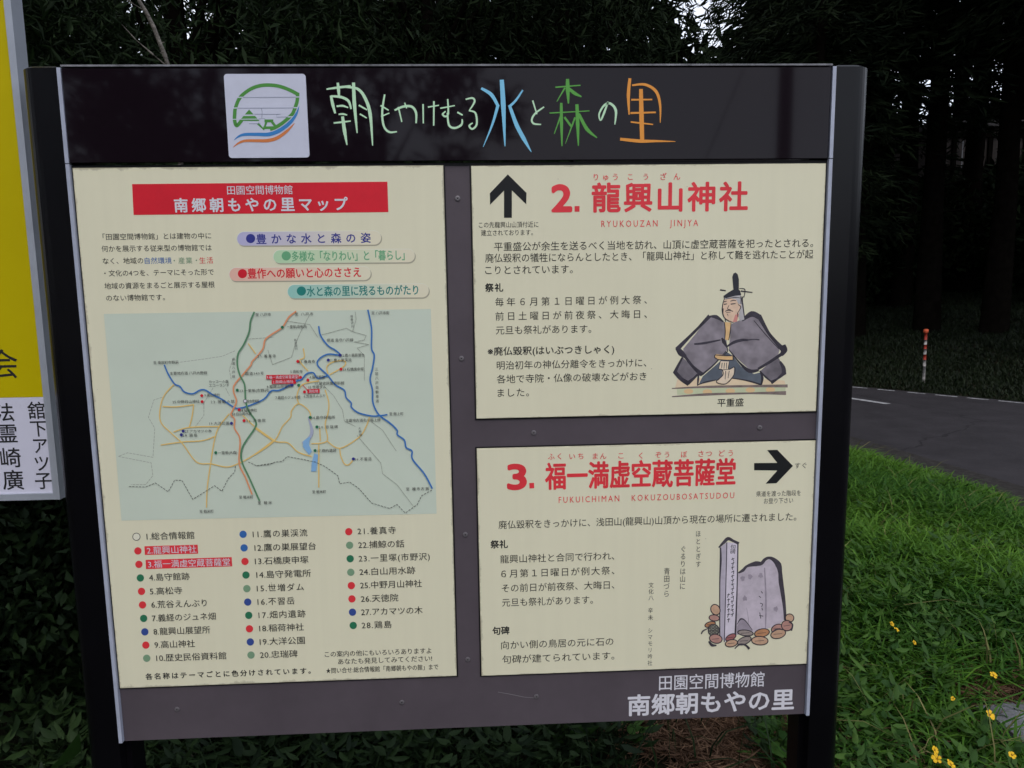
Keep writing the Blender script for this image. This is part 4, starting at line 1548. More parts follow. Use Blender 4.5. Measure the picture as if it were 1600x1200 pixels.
tag(mb.build('centre_line'), kind='structure')

# ------------------------------------------------------------------ foliage
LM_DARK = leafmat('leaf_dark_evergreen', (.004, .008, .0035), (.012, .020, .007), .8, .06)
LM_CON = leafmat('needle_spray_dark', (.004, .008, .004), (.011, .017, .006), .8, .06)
LM_BROAD = leafmat('leaf_broad_green', (.005, .012, .004), (.016, .032, .008), .65, .12, .15)
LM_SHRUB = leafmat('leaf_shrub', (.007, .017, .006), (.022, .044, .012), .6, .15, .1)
LM_SPRIG = leafmat('leaf_sprig_yellow_green', (.06, .085, .02), (.13, .16, .04), .5, .3, .15)
LM_GRASS = leafmat('grass_blade', (.022, .080, .010), (.115, .245, .024), .55, .15, .3)
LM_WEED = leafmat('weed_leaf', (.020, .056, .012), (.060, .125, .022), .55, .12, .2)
LM_DRY = leafmat('dry_needle', (.075, .038, .022), (.20, .115, .065), .75, .2)
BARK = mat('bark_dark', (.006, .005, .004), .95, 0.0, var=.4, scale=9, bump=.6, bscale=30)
BARK_G = mat('bark_grey', (.16, .145, .13), .9, .1, var=.5, scale=40, bump=.5, bscale=120)


def unit(n, r):
    v = r.normal(size=(n, 3))
    return v / np.linalg.norm(v, axis=1)[:, None]


def leaves(C, D, L, W, r, tint, fold=.25):
    """one leaf per row: base C, direction D, length L, width W; a folded diamond of two triangles -> two quads-as-tris"""
    n = len(C)
    side = np.cross(D, unit(n, r))
    side /= np.maximum(np.linalg.norm(side, axis=1), 1e-6)[:, None]
    up = np.cross(side, D)
    L = np.broadcast_to(L, (n,))[:, None]
    W = np.broadcast_to(W, (n,))[:, None]
    mid = C + D * L * .45
    V = np.stack([C, mid + side * W * .5 + up * W * fold, C + D * L - up * L * .12, mid - side * W * .5 + up * W * fold], 1).reshape(-1, 3)
    b = np.arange(n)[:, None] * 4
    F = np.concatenate([b + [0, 2, 1], b + [0, 3, 2]], 1).reshape(-1, 3)
    return V, F, np.repeat(tint, 4)


def crown_broad(r, n, R, H, leaf, per=45, spread=.38, slim=1.0):
    nc = max(n // per, 4)
    u = unit(nc, r)
    rad = r.uniform(.35, 1.0, nc) ** .6
    cc = u * rad[:, None] * np.array([R, R, H / 2]) * r.uniform(.8, 1.15, (nc, 1)) + np.array([0, 0, H / 2])
    base = r.uniform(.1, .8, nc)
    k = r.integers(0, nc, n)
    C = cc[k] + r.normal(size=(n, 3)) * spread * np.array([1, 1, .6])
    D = unit(n, r) + (C - np.array([0, 0, H / 2])) * (.35 / R) + np.array([0, 0, -.25])
    D /= np.linalg.norm(D, axis=1)[:, None]
    t = np.clip(base[k] + r.normal(size=n) * .18, 0, 1)
    Lh = leaf * r.uniform(.65, 1.25, n)
    V, F, T = leaves(C, D, Lh / slim ** .5, Lh * r.uniform(.42, .6, n) * slim, r, t)
    return V, F, T, cc


def crown_conifer(r, R, H, n_per=26, step=.42, spray=.42):
    Cs, Ds, Ts = [], [], []
    z = 0.0
    while z < H:
        q = 1 - z / H
        rad = R * (q ** .75) * r.uniform(.75, 1.15) + .25
        if z < H * .12:
            rad *= r.uniform(.45, .9)
        for _ in range(r.integers(5, 8)):
            a = r.uniform(0, 2 * math.pi)
            if r.random() < .12:
                continue
            n = int(n_per * (rad / R + .25))
            t = r.uniform(.08, 1, n) ** .7
            d = np.array([math.cos(a), math.sin(a), 0])
            s = np.array([-d[1], d[0], 0])
            rr = rad * r.uniform(.7, 1.1)
            C = d * (rr * t)[:, None] + s * (r.normal(size=n) * .16 * (1.1 - .5 * t) * rr * .5)[:, None]
            C[:, 2] += z - .30 * rr * t ** 1.6 + r.normal(size=n) * .10
            D = d * r.uniform(.2, 1, n)[:, None] + s * (r.normal(size=n) * .7)[:, None] + np.array([0, 0, -.35]) + r.normal(size=(n, 3)) * .2
            D /= np.linalg.norm(D, axis=1)[:, None]
            Cs.append(C)
            Ds.append(D)
            Ts.append(np.clip(r.uniform(.15, .7) + r.normal(size=n) * .15, 0, 1))
        z += step * r.uniform(.7, 1.3)
    C, D, T = np.concatenate(Cs), np.concatenate(Ds), np.concatenate(Ts)
    L = spray * r.uniform(.6, 1.3, len(C))
    return leaves(C, D, L, L * .15, r, T, .15)


def make_trunk(mb, h, r0, r, lean=.15, m=None, sides=9):
    n = 7
    pts, rad = [], []
    ox, oy = r.normal() * lean, r.normal() * lean
    for k in range(n):
        t = k / (n - 1)
        pts.append((ox * t * t + r.normal() * .03 * (k > 0), oy * t * t + r.normal() * .03 * (k > 0), -.25 + (h + .25) * t))
        rad.append(r0 * (1.25 if k == 0 else (1 - .72 * t)))
    mb.tube(pts, rad, m or BARK, sides)
    return pts


def tree_broad(x, y, base, R, H, n, leaf, seed, label, group, lm=None, z=None):
    r = np.random.default_rng(seed)
    root = empty('broadleaf_tree', (x, y, gz1(x, y) if z is None else z))
    tag(root, label, 'tree', group)
    mb = MB()
    pts = make_trunk(mb, base + H * .72, .05 + .022 * H, r)
    V, F, T, cc = crown_broad(r, n, R, H, leaf, 90, .27, .5)
    cc = cc + np.array([0, 0, base])
    for k in range(0, len(cc), max(1, len(cc) // 16)):
        c = cc[k]
        b0 = Vector(pts[min(5, max(2, int(6 * (c[2] - .5) / (base + H))))])
        mdl = b0.lerp(Vector(c), .5) + Vector((0, 0, -.15))
        mb.tube([b0, mdl, Vector(c)], [.035 + .004 * H, .022, .008], BARK, 5, False)
    t = mb.build('trunk', root, True, (0, 0, 0))
    cr_ = np_mesh('crown', V + np.array([0, 0, base]), F, [lm or LM_BROAD], T, parent=root)
    return root


def conifer_proto(base, R, H, r0, seed, spray=.34, n_per=60):
    r = np.random.default_rng(seed)
    root = empty('conifer_tree', (0, 0, 0))
    mb = MB()
    make_trunk(mb, base + H * .95, r0, r, .12)
    for k in range(9):                               # dead stubs on the bare trunk
        zz = r.uniform(1.8, base + .5)
        a = r.uniform(0, 6.28)
        l = r.uniform(.3, 1.1)
        mb.tube([(0, 0, zz), (math.cos(a) * l, math.sin(a) * l, zz + r.uniform(-.1, .2))], [.022, .006], BARK, 4, False)
    mb.build('trunk', root, True, (0, 0, 0))
    V, F, T = crown_conifer(r, R, H, n_per, .42, spray)
    np_mesh('crown', V + np.array([0, 0, base]), F, [LM_CON], T, parent=root)
    return root


def polar(az, d):
    a = math.radians(az)
    return CAM[0] + d * math.sin(a), CAM[1] + d * math.cos(a)


# conifers beyond the road, on the right
protos = [conifer_proto(4.9, 3.3, 9.6, .17, 21), conifer_proto(5.4, 3.0, 11.0, .20, 22), conifer_proto(4.2, 3.4, 9.2, .16, 23)]
CON = [(40.5, 14.6, 1, 1.15, 'unseen tall conifer added beyond the right edge to shade the bank'),  # first two conifers are unseen, added to shade the far bank
       (46.0, 14.5, 1, 1.1, 'unseen conifer added at the end of the row to shade the bank and road'),
       (25.3, 19, 0, 1.0, 'conifer just right of the dark board, its crown hanging low over the far bank'),
       (28.6, 17, 2, 1.0, 'dark conifer with low boughs right beside the board\'s right post'),
       (31.2, 20.5, 1, 1.2, 'tall straight conifer left of the bright gaps between the trunks'),
       (33.0, 17.4, 1, 1.12, 'conifer whose thick trunk rises behind the orange delineator pole'),
       (35.3, 22, 1, 1.25, 'slim conifer standing in the middle of the bright gaps'),
       (36.9, 17.2, 1, 1.1, 'conifer with bare trunk at the right edge of the photo, in front of the shed'),
       (39.0, 20, 2, 1.1, 'conifer beyond the right edge, over the grassy bank'),
       (42.5, 16, 0, 1.0, 'conifer nearest the road beyond the right edge of the photo'),
       (22.8, 23, 1, 1.05, 'tall conifer showing above the right end of the header'),
       (29.5, 26, 1, 1.3, 'far conifer deep in the wood right of the board'),
       (34.2, 28, 1, 1.35, 'farthest conifer, thin between the bright gaps'),
       (38.0, 27, 1, 1.3, 'far conifer behind the shed')]
used = set()
for k, (az, d_, pk, sc, lab) in enumerate(CON):
    o = protos[pk] if pk not in used else copy_tree(protos[pk])
    used.add(pk)
    x, y = polar(az, d_)
    o.location = (x, y, gz1(x, y) - .05)
    o.rotation_euler = (0, 0, k * 1.7)
    o.scale = (sc, sc, sc)
    tag(o, lab, 'tree', 'conifers in the wood beyond the road')

# broadleaf and mixed trees behind the board
BT = [(-4.3, 3.6, 1.2, 2.0, 4.2, 20000, .085, 'leafy tree with low boughs at the upper left behind the notice board', LM_BROAD),
      (-2.3, 4.6, 1.5, 1.9, 4.8, 19000, .085, 'broadleaf tree above the left end of the dark header', LM_BROAD),
      (-.5, 5.6, 1.6, 2.1, 5.2, 18000, .09, 'dark bushy tree above the emblem plate', LM_DARK),
      (.95, 6.6, 1.6, 1.55, 5.6, 18000, .09, 'dark dense tree left of the bright sky gap above the board', LM_DARK),
      (-6.8, 6.5, 1.2, 2.8, 6.5, 16000, .12, 'tall leafy tree farther back at the left edge', LM_DARK),
      (-2.4, 8.5, 1.5, 2.6, 7.0, 16000, .12, 'large dark tree in the second row behind the header\'s left half', LM_DARK),
      (-.6, 10.0, 1.8, 2.8, 7.5, 16000, .12, 'large dark tree in the second row behind the header\'s middle', LM_DARK)]
for k, (x, y, b, R, H, n, lf, lab, lm) in enumerate(BT):
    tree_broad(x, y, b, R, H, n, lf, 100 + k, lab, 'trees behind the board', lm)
# pines framing the sky gap
pp = conifer_proto(2.6, 2.4, 7.5, .17, 31, .28, 75)
for k, (az, d_, sc, lab) in enumerate(((7.5, 14, 1.0, 'pine with drooping boughs left of the bright sky gap above the board'), (25.6, 15.5, .95, 'pine with drooping boughs right of the bright sky gap'),
                                       (26.5, 13.8, .0, ''))):
    if not lab:
        continue
    o = pp if k == 0 else copy_tree(pp)
    x, y = polar(az, d_)
    o.name = 'pine_tree'
    o.location = (x, y, gz1(x, y))
    o.rotation_euler = (0, 0, 2.1 * k)
    o.scale = (sc, sc, sc)
    tag(o, lab, 'tree', 'pines behind the board')

# the wood behind everything
r = np.random.default_rng(5)
n = 80000
az = r.uniform(-62, 68, n)
d_ = r.uniform(27, 40, n)
top = np.interp(az, [-62, -27, -24, -20, -17, 14.0, 15.4, 20.0, 21.6, 24.5, 29.5, 68], [24, 24, 17.2, 17.2, 24, 24, 16.0, 16.4, 22, 22, 9.6, 9.2]) + 1.2 * np.sin(az * 1.3) + 1.1 * np.sin(az * 3.7) + .8 * np.sin(az * 9.1) + r.normal(size=n) * .9
xx, yy = CAM[0] + d_ * np.sin(np.radians(az)), CAM[1] + d_ * np.cos(np.radians(az))
g0 = gz(np.stack([xx, yy], 1))
zt_ = CAM_H + d_ * np.tan(np.radians(top))
zz = g0 + (zt_ - g0) * r.random(n) ** .8
ok = zt_ > g0
C = np.stack([xx, yy, zz], 1)[ok]
C += r.normal(size=C.shape) * .15
D = unit(len(C), r)
L = r.uniform(.35, .75, len(C))
V, F, T = leaves(C, D, L, L * .6, r, r.random(len(C)))
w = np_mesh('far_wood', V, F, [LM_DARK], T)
tag(w, 'dark wood on the hillside far behind the road', 'wood', kind='stuff')

# bushes between the trunks beyond the road
bp_ = []
for k in range(3):
    rk = np.random.default_rng(60 + k)
    root = empty('bush')
    V, F, T, cc = crown_broad(rk, 4200, 1.5, 2.3, .17, 40, .3)
    np_mesh('foliage', V, F, [LM_DARK], T, parent=root)
    mb = MB()
    for j in range(7):
        c = cc[j * 3]
        mb.tube([(0, 0, -.1), tuple(c * .5), tuple(c)], [.035, .02, .006], BARK, 5, False)
    mb.build('stem', root, True, (0, 0, 0))
    bp_.append(root)
BU = [(26.0, 21, 1.2, 'bush low on the bank right beside the board\'s right post'), (28.5, 21.5, 1.3, 'dark bush under the conifers, left of the delineator pole'), (31.0, 23, 1.4, 'dark bush straight behind the delineator pole'),
      (33.6, 24, 1.3, 'dark bush in front of the shed\'s left end'), (36.4, 22.5, 1.1, 'dark bush below the middle of the shed'), (39.5, 24, 1.4, 'dark bush at the right edge below the shed'), (24.0, 20, 1.2, 'bush half hidden behind the right post'), (42.0, 21, 1.3, 'bush on the bank beyond the right edge')]
for k, (az_, dd, sc, lab) in enumerate(BU):
    o = bp_[k % 3] if k < 3 else copy_tree(bp_[k % 3])
    x, y = polar(az_, dd)
    o.location = (x, y, gz1(x, y))
    o.rotation_euler = (0, 0, k * 1.3)
    o.scale = (sc, sc, sc)
    tag(o, lab, 'bush', 'bushes under the trees beyond the road')


# ------------------------------------------------------------------ undergrowth near the board
def shrub(x, y, R, H, n, leaf, seed, lab, lm=LM_SHRUB, group='shrubs behind the boards'):
    rk = np.random.default_rng(seed)
    root = empty('shrub', (x, y, gz1(x, y)))
    tag(root, lab, 'shrub', group)
    V, F, T, cc = crown_broad(rk, n, R, H, leaf, 30, .12)
    V[:, 2] = np.where(V[:, 2] < 0, -V[:, 2] * .5, V[:, 2])
    np_mesh('foliage', V, F, [lm], T, parent=root)
    mb = MB()
    for j in range(9):
        c = cc[(j * 5) % len(cc)]
        mb.tube([(0, 0, -.1), (c[0] * .4, c[1] * .4, c[2] * .5), tuple(c)], [.014, .009, .003], BARK, 5, False)
    mb.build('stem', root, True, (0, 0, 0))
    return root


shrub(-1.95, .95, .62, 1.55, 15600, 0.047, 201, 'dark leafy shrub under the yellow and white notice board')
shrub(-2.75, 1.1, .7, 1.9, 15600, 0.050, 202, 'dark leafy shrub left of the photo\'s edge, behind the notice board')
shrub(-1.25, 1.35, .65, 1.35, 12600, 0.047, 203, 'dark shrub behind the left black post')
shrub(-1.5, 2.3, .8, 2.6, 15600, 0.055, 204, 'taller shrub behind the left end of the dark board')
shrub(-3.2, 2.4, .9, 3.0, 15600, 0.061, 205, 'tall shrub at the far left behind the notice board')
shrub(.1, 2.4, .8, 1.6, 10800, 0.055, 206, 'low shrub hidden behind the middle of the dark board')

r = np.random.default_rng(77)
sp = empty('sprig', (-1.62, .42, gz1(-1.62, .42)))
tag(sp, 'small yellow green sprig in front of the dark shrub, left of the black post', 'sprig')
mb = MB()
Cs = []
for k in range(7):
    x, z, l = r.uniform(-.08, .1), r.uniform(.05, .2), r.uniform(.25, .55)
    p = [(0, 0, -.02), (x * .6, r.uniform(-.03, .03), l * .55), (x * 1.3, r.uniform(-.06, .06), l)]
    mb.tube(p, [.004, .003, .0015], BARK, 5, False)
    for t in np.linspace(.3, 1, 14):
        Cs.append(np.array(p[1]) * (1 - abs(2 * t - 1)) * (1 if t < .5 else 1) * 0 + (np.array(p[0]) * (1 - t) + np.array(p[2]) * t) + r.normal(size=3) * .012)
mb.build('stem', sp, True, (0, 0, 0))
C = np.array(Cs)
D = unit(len(C), r) + np.array([0, -.2, .3])
D /= np.linalg.norm(D, axis=1)[:, None]
V, F, T = leaves(C, D, r.uniform(.025, .05, len(C)), .016, r, r.random(len(C)))
np_mesh('leaf', V, F, [LM_SPRIG], T, parent=sp)


def blades(n, xy, h, w, r, lm, name, label, lean=.5, tintb=None, zoff=0.0, kind='stuff'):
    """grass: each blade a bent three-segment strip"""
    z = gz(xy) + zoff
    a = r.uniform(0, 2 * math.pi, n)
    d = np.stack([np.cos(a), np.sin(a)], 1)
    H = h * r.uniform(.5, 1.25, n) if np.ndim(h) == 0 else h * r.uniform(.55, 1.25, n)
    ln = lean * r.uniform(.3, 1.6, n) * H
    ca = r.uniform(0, 2 * math.pi, n)
    s = np.stack([np.cos(ca), np.sin(ca)], 1)
    V = np.zeros((n, 7, 3))
    for j, (t, ww) in enumerate(((0, 1), (.42, .95), (.78, .6))):
        c = xy + d * (ln * t * t)[:, None]
        zz = z + H * (t - .22 * (ln / H) * t * t)
        for q, sg in ((0, -1), (1, 1)):
            V[:, 2 * j + q, :2] = c + s * (sg * .5 * w * ww * r.uniform(.8, 1.2, n))[:, None]
            V[:, 2 * j + q, 2] = zz
    V[:, 6, :2] = xy + d * ln[:, None]
    V[:, 6, 2] = z + H * (1 - .30 * ln / H)
    b = np.arange(n)[:, None] * 7
    F = np.concatenate([b + [0, 1, 3], b + [0, 3, 2], b + [2, 3, 5], b + [2, 5, 4], b + [4, 5, 6]], 1).reshape(-1, 3)
    t = tintb if tintb is not None else r.random(n)
    o = np_mesh(name, V.reshape(-1, 3), F, [lm], np.repeat(np.clip(t, 0, 1), 7))
    tag(o, label, 'grass', kind=kind)
    return o


def patchy(xy, s, ph):
    return .5 + .25 * np.sin(xy[:, 0] * s + ph) * np.cos(xy[:, 1] * s * 1.3 + ph * 2) + .25 * np.sin(xy[:, 0] * s * 2.7 + 1.7 * ph + xy[:, 1] * s * 1.9)


r = np.random.default_rng(8)
# roadside verge
n0 = 120000
xy = np.stack([r.uniform(1.0, 4.7, n0), r.uniform(-.2, 7.5, n0)], 1)
xy[:, 1] = -.2 + (xy[:, 1] + .2) ** 1.0
dn = -side_dist(xy, NEAR)
clear = ((xy[:, 0] > 1.86) & (xy[:, 1] < .78) & (xy[:, 0] < 3.2))          # slab and bare litter round it
bare = patchy(xy, 2.4, .4) < (.30 - .12 * np.clip(xy[:, 1] - 1, 0, 2))
near_edge = np.clip((dn - .3) / .7, 0, 1)
rag = .36 + .10 * np.sin(xy[:, 1] * 3.1) + .07 * np.sin(xy[:, 1] * 8.3 + 1)
keep = (dn > rag) & (r.random(n0) < .35 + .65 * np.clip((dn - rag) / .25, 0, 1)) & ~(clear & (r.random(n0) > .06)) & ~(bare & (r.random(n0) > .3)) & (r.random(n0) < np.interp(xy[:, 1], [0, 1.2, 2, 5, 8], [.5, .8, 1, .9, .8]))
xy, near_edge = xy[keep], near_edge[keep]
h = np.interp(xy[:, 1], [0, 1.5, 3, 8], [.12, .17, .20, .16]) * (.45 + .55 * near_edge) * (.7 + .6 * patchy(xy, 1.7, 2.0))
tb = np.clip(.15 + .7 * patchy(xy, 1.1, .9) + r.normal(size=len(xy)) * .18 - .25 * (xy[:, 1] < 1.4), 0, 1)
blades(len(xy), xy, h, .0125, r, LM_GRASS, 'grass', 'long green grass on the verge between the board and the road', 1.15, tb)
# short grass on the far bank
n1 = 70000
az = r.uniform(23, 48, n1)
dd = r.uniform(11, 22, n1)
xy = np.stack([CAM[0] + dd * np.sin(np.radians(az)), CAM[1] + dd * np.cos(np.radians(az))], 1)
xy = xy[side_dist(xy, FAR) > .12]
blades(len(xy), xy, .10, .016, r, leafmat('bank_grass_blade', (.004, .008, .003), (.013, .022, .006), .6, .2, .1), 'bank_grass', 'short grass on the bank beyond the road', .6)


def weeds(name, label, xy, h, leaf, r, lm, per=7):
    n = len(xy)
    z = gz(xy)
    C, D, Lh = [], [], []
    for k in range(per):
        t = r.uniform(.15, 1, n)
        a = r.uniform(0, 6.283, n)
        rad = h * .38 * t
        C.append(np.stack([xy[:, 0] + np.cos(a) * rad * .4, xy[:, 1] + np.sin(a) * rad * .4, z + h * t], 1))
        dv = np.stack([np.cos(a), np.sin(a), r.uniform(-.25, .7, n)], 1)
        D.append(dv / np.linalg.norm(dv, axis=1)[:, None])
        Lh.append(leaf * r.uniform(.6, 1.3, n))
    C, D, Lh = np.concatenate(C), np.concatenate(D), np.concatenate(Lh)
    # keep blades facing up: side is horizontal
    side = np.stack([-D[:, 1], D[:, 0], np.zeros(len(D))], 1)
    side /= np.linalg.norm(side, axis=1)[:, None]
    side[:, 2] += r.normal(size=len(D)) * .25
    up = np.cross(side, D)
    W = Lh * r.uniform(.30, .46, len(Lh))
    L1, W1 = Lh[:, None], W[:, None]
    pts = [C, C + D * L1 * .28 + side * W1 * .42, C + D * L1 * .6 + side * W1 * .40 - up * L1 * .03, C + D * L1 - up * L1 * .2,
           C + D * L1 * .6 - side * W1 * .40 - up * L1 * .03, C + D * L1 * .28 - side * W1 * .42, C + D * L1 * .45 - up * W1 * .14]
    V = np.stack(pts, 1).reshape(-1, 3)
    b = np.arange(len(C))[:, None] * 7
    F = np.concatenate([b + [6, 0, 5], b + [6, 1, 0], b + [6, 2, 1], b + [6, 3, 2], b + [6, 4, 3], b + [6, 5, 4]], 1).reshape(-1, 3)
    o = np_mesh(name, V, F, [lm], np.repeat(r.random(len(C)), 7), smooth=False)
    if label:
        tag(o, label, 'undergrowth', kind='stuff')
    return o


n2 = 3600
xy = np.stack([r.uniform(1.0, 4.2, n2), r.uniform(.1, 4.6, n2)], 1)
xy = xy[(-side_dist(xy, NEAR) > .6) & ~((xy[:, 0] > 1.8) & (xy[:, 1] < .9)) & (r.random(n2) < np.interp(xy[:, 1], [0, 1.3, 2.4, 4.6], [1, .75, .25, .15]))]
weeds('weeds', 'broad leaved weeds among the verge grass at lower right', xy, .14, .055, r, LM_WEED)
n5 = 1600
xy = np.stack([r.uniform(1.0, 4.3, n5), r.uniform(.2, 5.5, n5)], 1)
xy = xy[(-side_dist(xy, NEAR) > .5) & (patchy(xy, 1.9, 3.1) > .45)]
blades(len(xy), xy, .24, .006, r, leafmat('dry_stalk', (.11, .12, .04), (.22, .19, .08), .7, .1, .2), 'dry_stalks', 'pale dry stalks among the verge grass', 1.0)
n3 = 1500
xy = np.stack([r.uniform(-1.6, 1.05, n3), r.uniform(.28, 2.2, n3)], 1)
xy = xy[~((xy[:, 0] > .5) & (xy[:, 1] < 1.1) & (r.random(n3) > .05))]
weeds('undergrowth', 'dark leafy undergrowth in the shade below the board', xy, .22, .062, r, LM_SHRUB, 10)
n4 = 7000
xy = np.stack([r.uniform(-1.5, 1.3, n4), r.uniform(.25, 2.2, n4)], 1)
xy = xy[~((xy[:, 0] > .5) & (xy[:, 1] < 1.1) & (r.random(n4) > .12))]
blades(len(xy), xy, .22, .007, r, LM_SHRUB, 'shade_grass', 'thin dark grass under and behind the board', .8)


# single plants that stand out
def leafy(x, y, h, leaf, seed, lab, per=7):
    rk = np.random.default_rng(seed)
    z = gz1(x, y)
    root = empty('leafy_plant', (x, y, z))
    tag(root, lab, 'plant', 'leafy plants showing under the board')
    o = weeds('foliage', None, np.array([[x, y]]), h, leaf, rk, LM_WEED, per)
    o.parent = root
    o.data.transform(Matrix.Translation((-x, -y, -z)))
    mb = MB()
    mb.tube([(0, 0, -.03), (.01, .005, h * .6), (.015, 0, h)], [.006, .004, .002], mat('plant_stem', (.05, .08, .025), .6), 6)
    mb.build('stem', root, True, (0, 0, 0))


for px, py, yy_, leaf, lab in ((640, 1165, .55, .17, 'big leaved plant under the lower rail, left of the board\'s middle'), (880, 1160, .5, .15, 'drooping leafy plant under the lower rail, near the board\'s middle'),
                               (985, 1175, .55, .14, 'leafy plant left of the brown needle litter'), (1210, 1165, .45, .11, 'small bright green leaf plant beside the right leg'), (500, 1175, .7, .13, 'leafy plant below the large cream map panel'),
                               (60, 1195, .1, .17, 'broad bright leaf plant at the lower left corner')):
    p = AT(px, py, yy_)
    leafy(p[0], p[1], max(p[2] - gz1(p[0], p[1]), .1), leaf, px, lab, 9)

# dry needles
nn = []
for (cx, cy, sx, sy, k) in ((.90, .62, .26, .24, 9000), (2.25, .86, .42, .13, 4200), (1.42, 1.0, .12, .1, 700), (2.3, .35, .5, .2, 700), (1.3, .55, .4, .3, 900)):
    nn.append(np.stack([cx + r.normal(size=k) * sx * .6, cy + r.normal(size=k) * sy * .6], 1))
xy = np.concatenate(nn)
n = len(xy)
C = np.column_stack([xy, gz(xy) + r.uniform(.006, .03, n)])
a = r.uniform(0, 6.283, n)
D = np.stack([np.cos(a), np.sin(a), r.normal(size=n) * .12], 1)
V, F, T = leaves(C, D, r.uniform(.05, .11, n), .0028, r, r.random(n), 0)
o = np_mesh('needle_litter', V, F, [LM_DRY], T)
tag(o, 'brown dry needles on the ground at the foot of the board and by the slab', 'litter', kind='stuff')
mb = MB()
for k in range(2):
    p = [AT(1205, 1128, .75), AT(1222, 1140, .72), AT(1229, 1160, .68)][0 if k == 0 else 1]
pl = [AT(1195 + 12 * k, 1122 + 9 * k, .75 - .01 * k) for k in range(4)]
mb.tube([tuple(q) for q in pl], [.006, .007, .006, .004], BARK_G, 6)
o = mb.build('fallen_twig', None, True)
tag(o, 'pale fallen twig beside the right leg under the board', 'twig')

# stone slab
mb = MB()
rs = random.Random(3)
sx, sy = 1.0, .5
nx_, ny_ = 14, 8
vs = []
for j in range(ny_ + 1):
    for k in range(nx_ + 1):
        u, v = k / nx_, j / ny_
        e = min(u, v, 1 - u, 1 - v)
        vs.append((u * sx + (rs.uniform(-.008, .008)), v * sy + rs.uniform(-.008, .008), .055 - (.012 if e < .01 else 0) + rs.uniform(-.003, .003)))
fsq = []
for j in range(ny_):
    for k in range(nx_):
        a0 = j * (nx_ + 1) + k
        fsq.append((a0, a0 + 1, a0 + nx_ + 2, a0 + nx_ + 1))
rim = list(range(nx_ + 1)) + [j * (nx_ + 1) + nx_ for j in range(1, ny_ + 1)] + [ny_ * (nx_ + 1) + k for k in range(nx_ - 1, -1, -1)] + [j * (nx_ + 1) for j in range(ny_ - 1, 0, -1)]
b0 = len(vs)
for q in rim:
    vs.append((vs[q][0], vs[q][1], -.08))
for q in range(len(rim)):
    q2 = (q + 1) % len(rim)
    fsq.append((rim[q], b0 + q, b0 + q2, rim[q2]))
mb.add(vs, fsq, mat('slab_stone', (.17, .17, .185), .85, .2, var=.4, scale=9, bump=.5, bscale=70, detail=8))
o = mb.build('stone_slab', None, False, (0, 0, 0))
o.location = (1.935, .20, .0)
o.rotation_euler = (0, 0, .07)
tag(o, 'grey stone slab lying in the grass at the lower right corner', 'slab')

# yellow flowers
PET = mat('petal_yellow', (.66, .40, .016), .55, .15)
FCE = mat('flower_centre', (.42, .17, .01), .6)
STEM = mat('plant_stem', (.05, .08, .025), .6)
fl0 = None
FL = [(1393, 975, 1.35, .75, 'upper yellow flower of the pair nearest the board\'s right post'), (1400, 984, 1.3, .9, 'lower yellow flower of the pair nearest the right post'), (1428, 1004, 1.15, .7, 'single yellow flower right of the pair by the post'),
      (1552, 1055, .95, .95, 'yellow flower above the patch of brown needles'), (1489, 1092, .8, .6, 'small half hidden yellow flower left of the needle patch'), (1546, 1117, .72, 1.2, 'large yellow flower at the corner of the stone slab'),
      (1460, 1172, .55, .95, 'upper of the yellow flowers at the bottom edge'), (1464, 1186, .52, 1.1, 'middle of the yellow flowers at the bottom edge'), (1485, 1195, .48, 1.2, 'lowest yellow flower, cut by the bottom edge'), (1581, 1180, .5, .9, 'yellow flower on the left side of the stone slab')]
for k, (px, py, yy_, sc, lab) in enumerate(FL):
    p = G(px, py, .20 if py < 1060 else .17)
    g1 = gz1(p[0], p[1])
    root = empty('yellow_flower', (p[0], p[1], g1))
    tag(root, lab, 'flower', 'yellow flowers in the verge')
    h = max(p[2] - g1, .06)
    mb = MB()
    mb.tube([(.012, .02, -.02), (.004, .008, h * .6), (0, 0, h)], [.0018, .0015, .0013], STEM, 5)
    mb.build('stem', root, True, (0, 0, 0))
    rk = random.Random(k)
    R_ = Matrix.Rotation(rk.uniform(.35, .9), 4, 'X') @ Matrix.Rotation(rk.uniform(-.5, .5), 4, 'Y') @ Matrix.Rotation(rk.uniform(0, 6), 4, 'Z')
    for j in range(5):
        t = 2 * math.pi * j / 5 + rk.uniform(-.12, .12)
        l, w_ = .0135 * sc * rk.uniform(.85, 1.12), .0110 * sc * rk.uniform(.8, 1.15)
        c, s2 = math.cos(t), math.sin(t)
        loc = [(.002, 0, .001), (l * .45, w_ * .42, .003 * sc), (l * .85, w_ * .5, .0045 * sc), (l * 1.05, w_ * .12, .003 * sc), (l * .95, 0, .003 * sc), (l * 1.05, -w_ * .12, .003 * sc), (l * .85, -w_ * .5, .0045 * sc), (l * .45, -w_ * .42, .003 * sc)]
        mb = MB()
        mb.add([R_ @ Vector((x * c - y * s2, x * s2 + y * c, z)) + Vector((0, 0, h)) for x, y, z in loc], [tuple(range(8))], PET)
        mb.build('petal', root, False, (0, 0, 0))
    mb = MB()
    mb.tube([R_ @ Vector((0, 0, -.001)) + Vector((0, 0, h)), R_ @ Vector((0, 0, .0035)) + Vector((0, 0, h))], [.0028 * sc, .0018 * sc], FCE, 8)
    mb.build('flower_centre', root, True, (0, 0, 0))

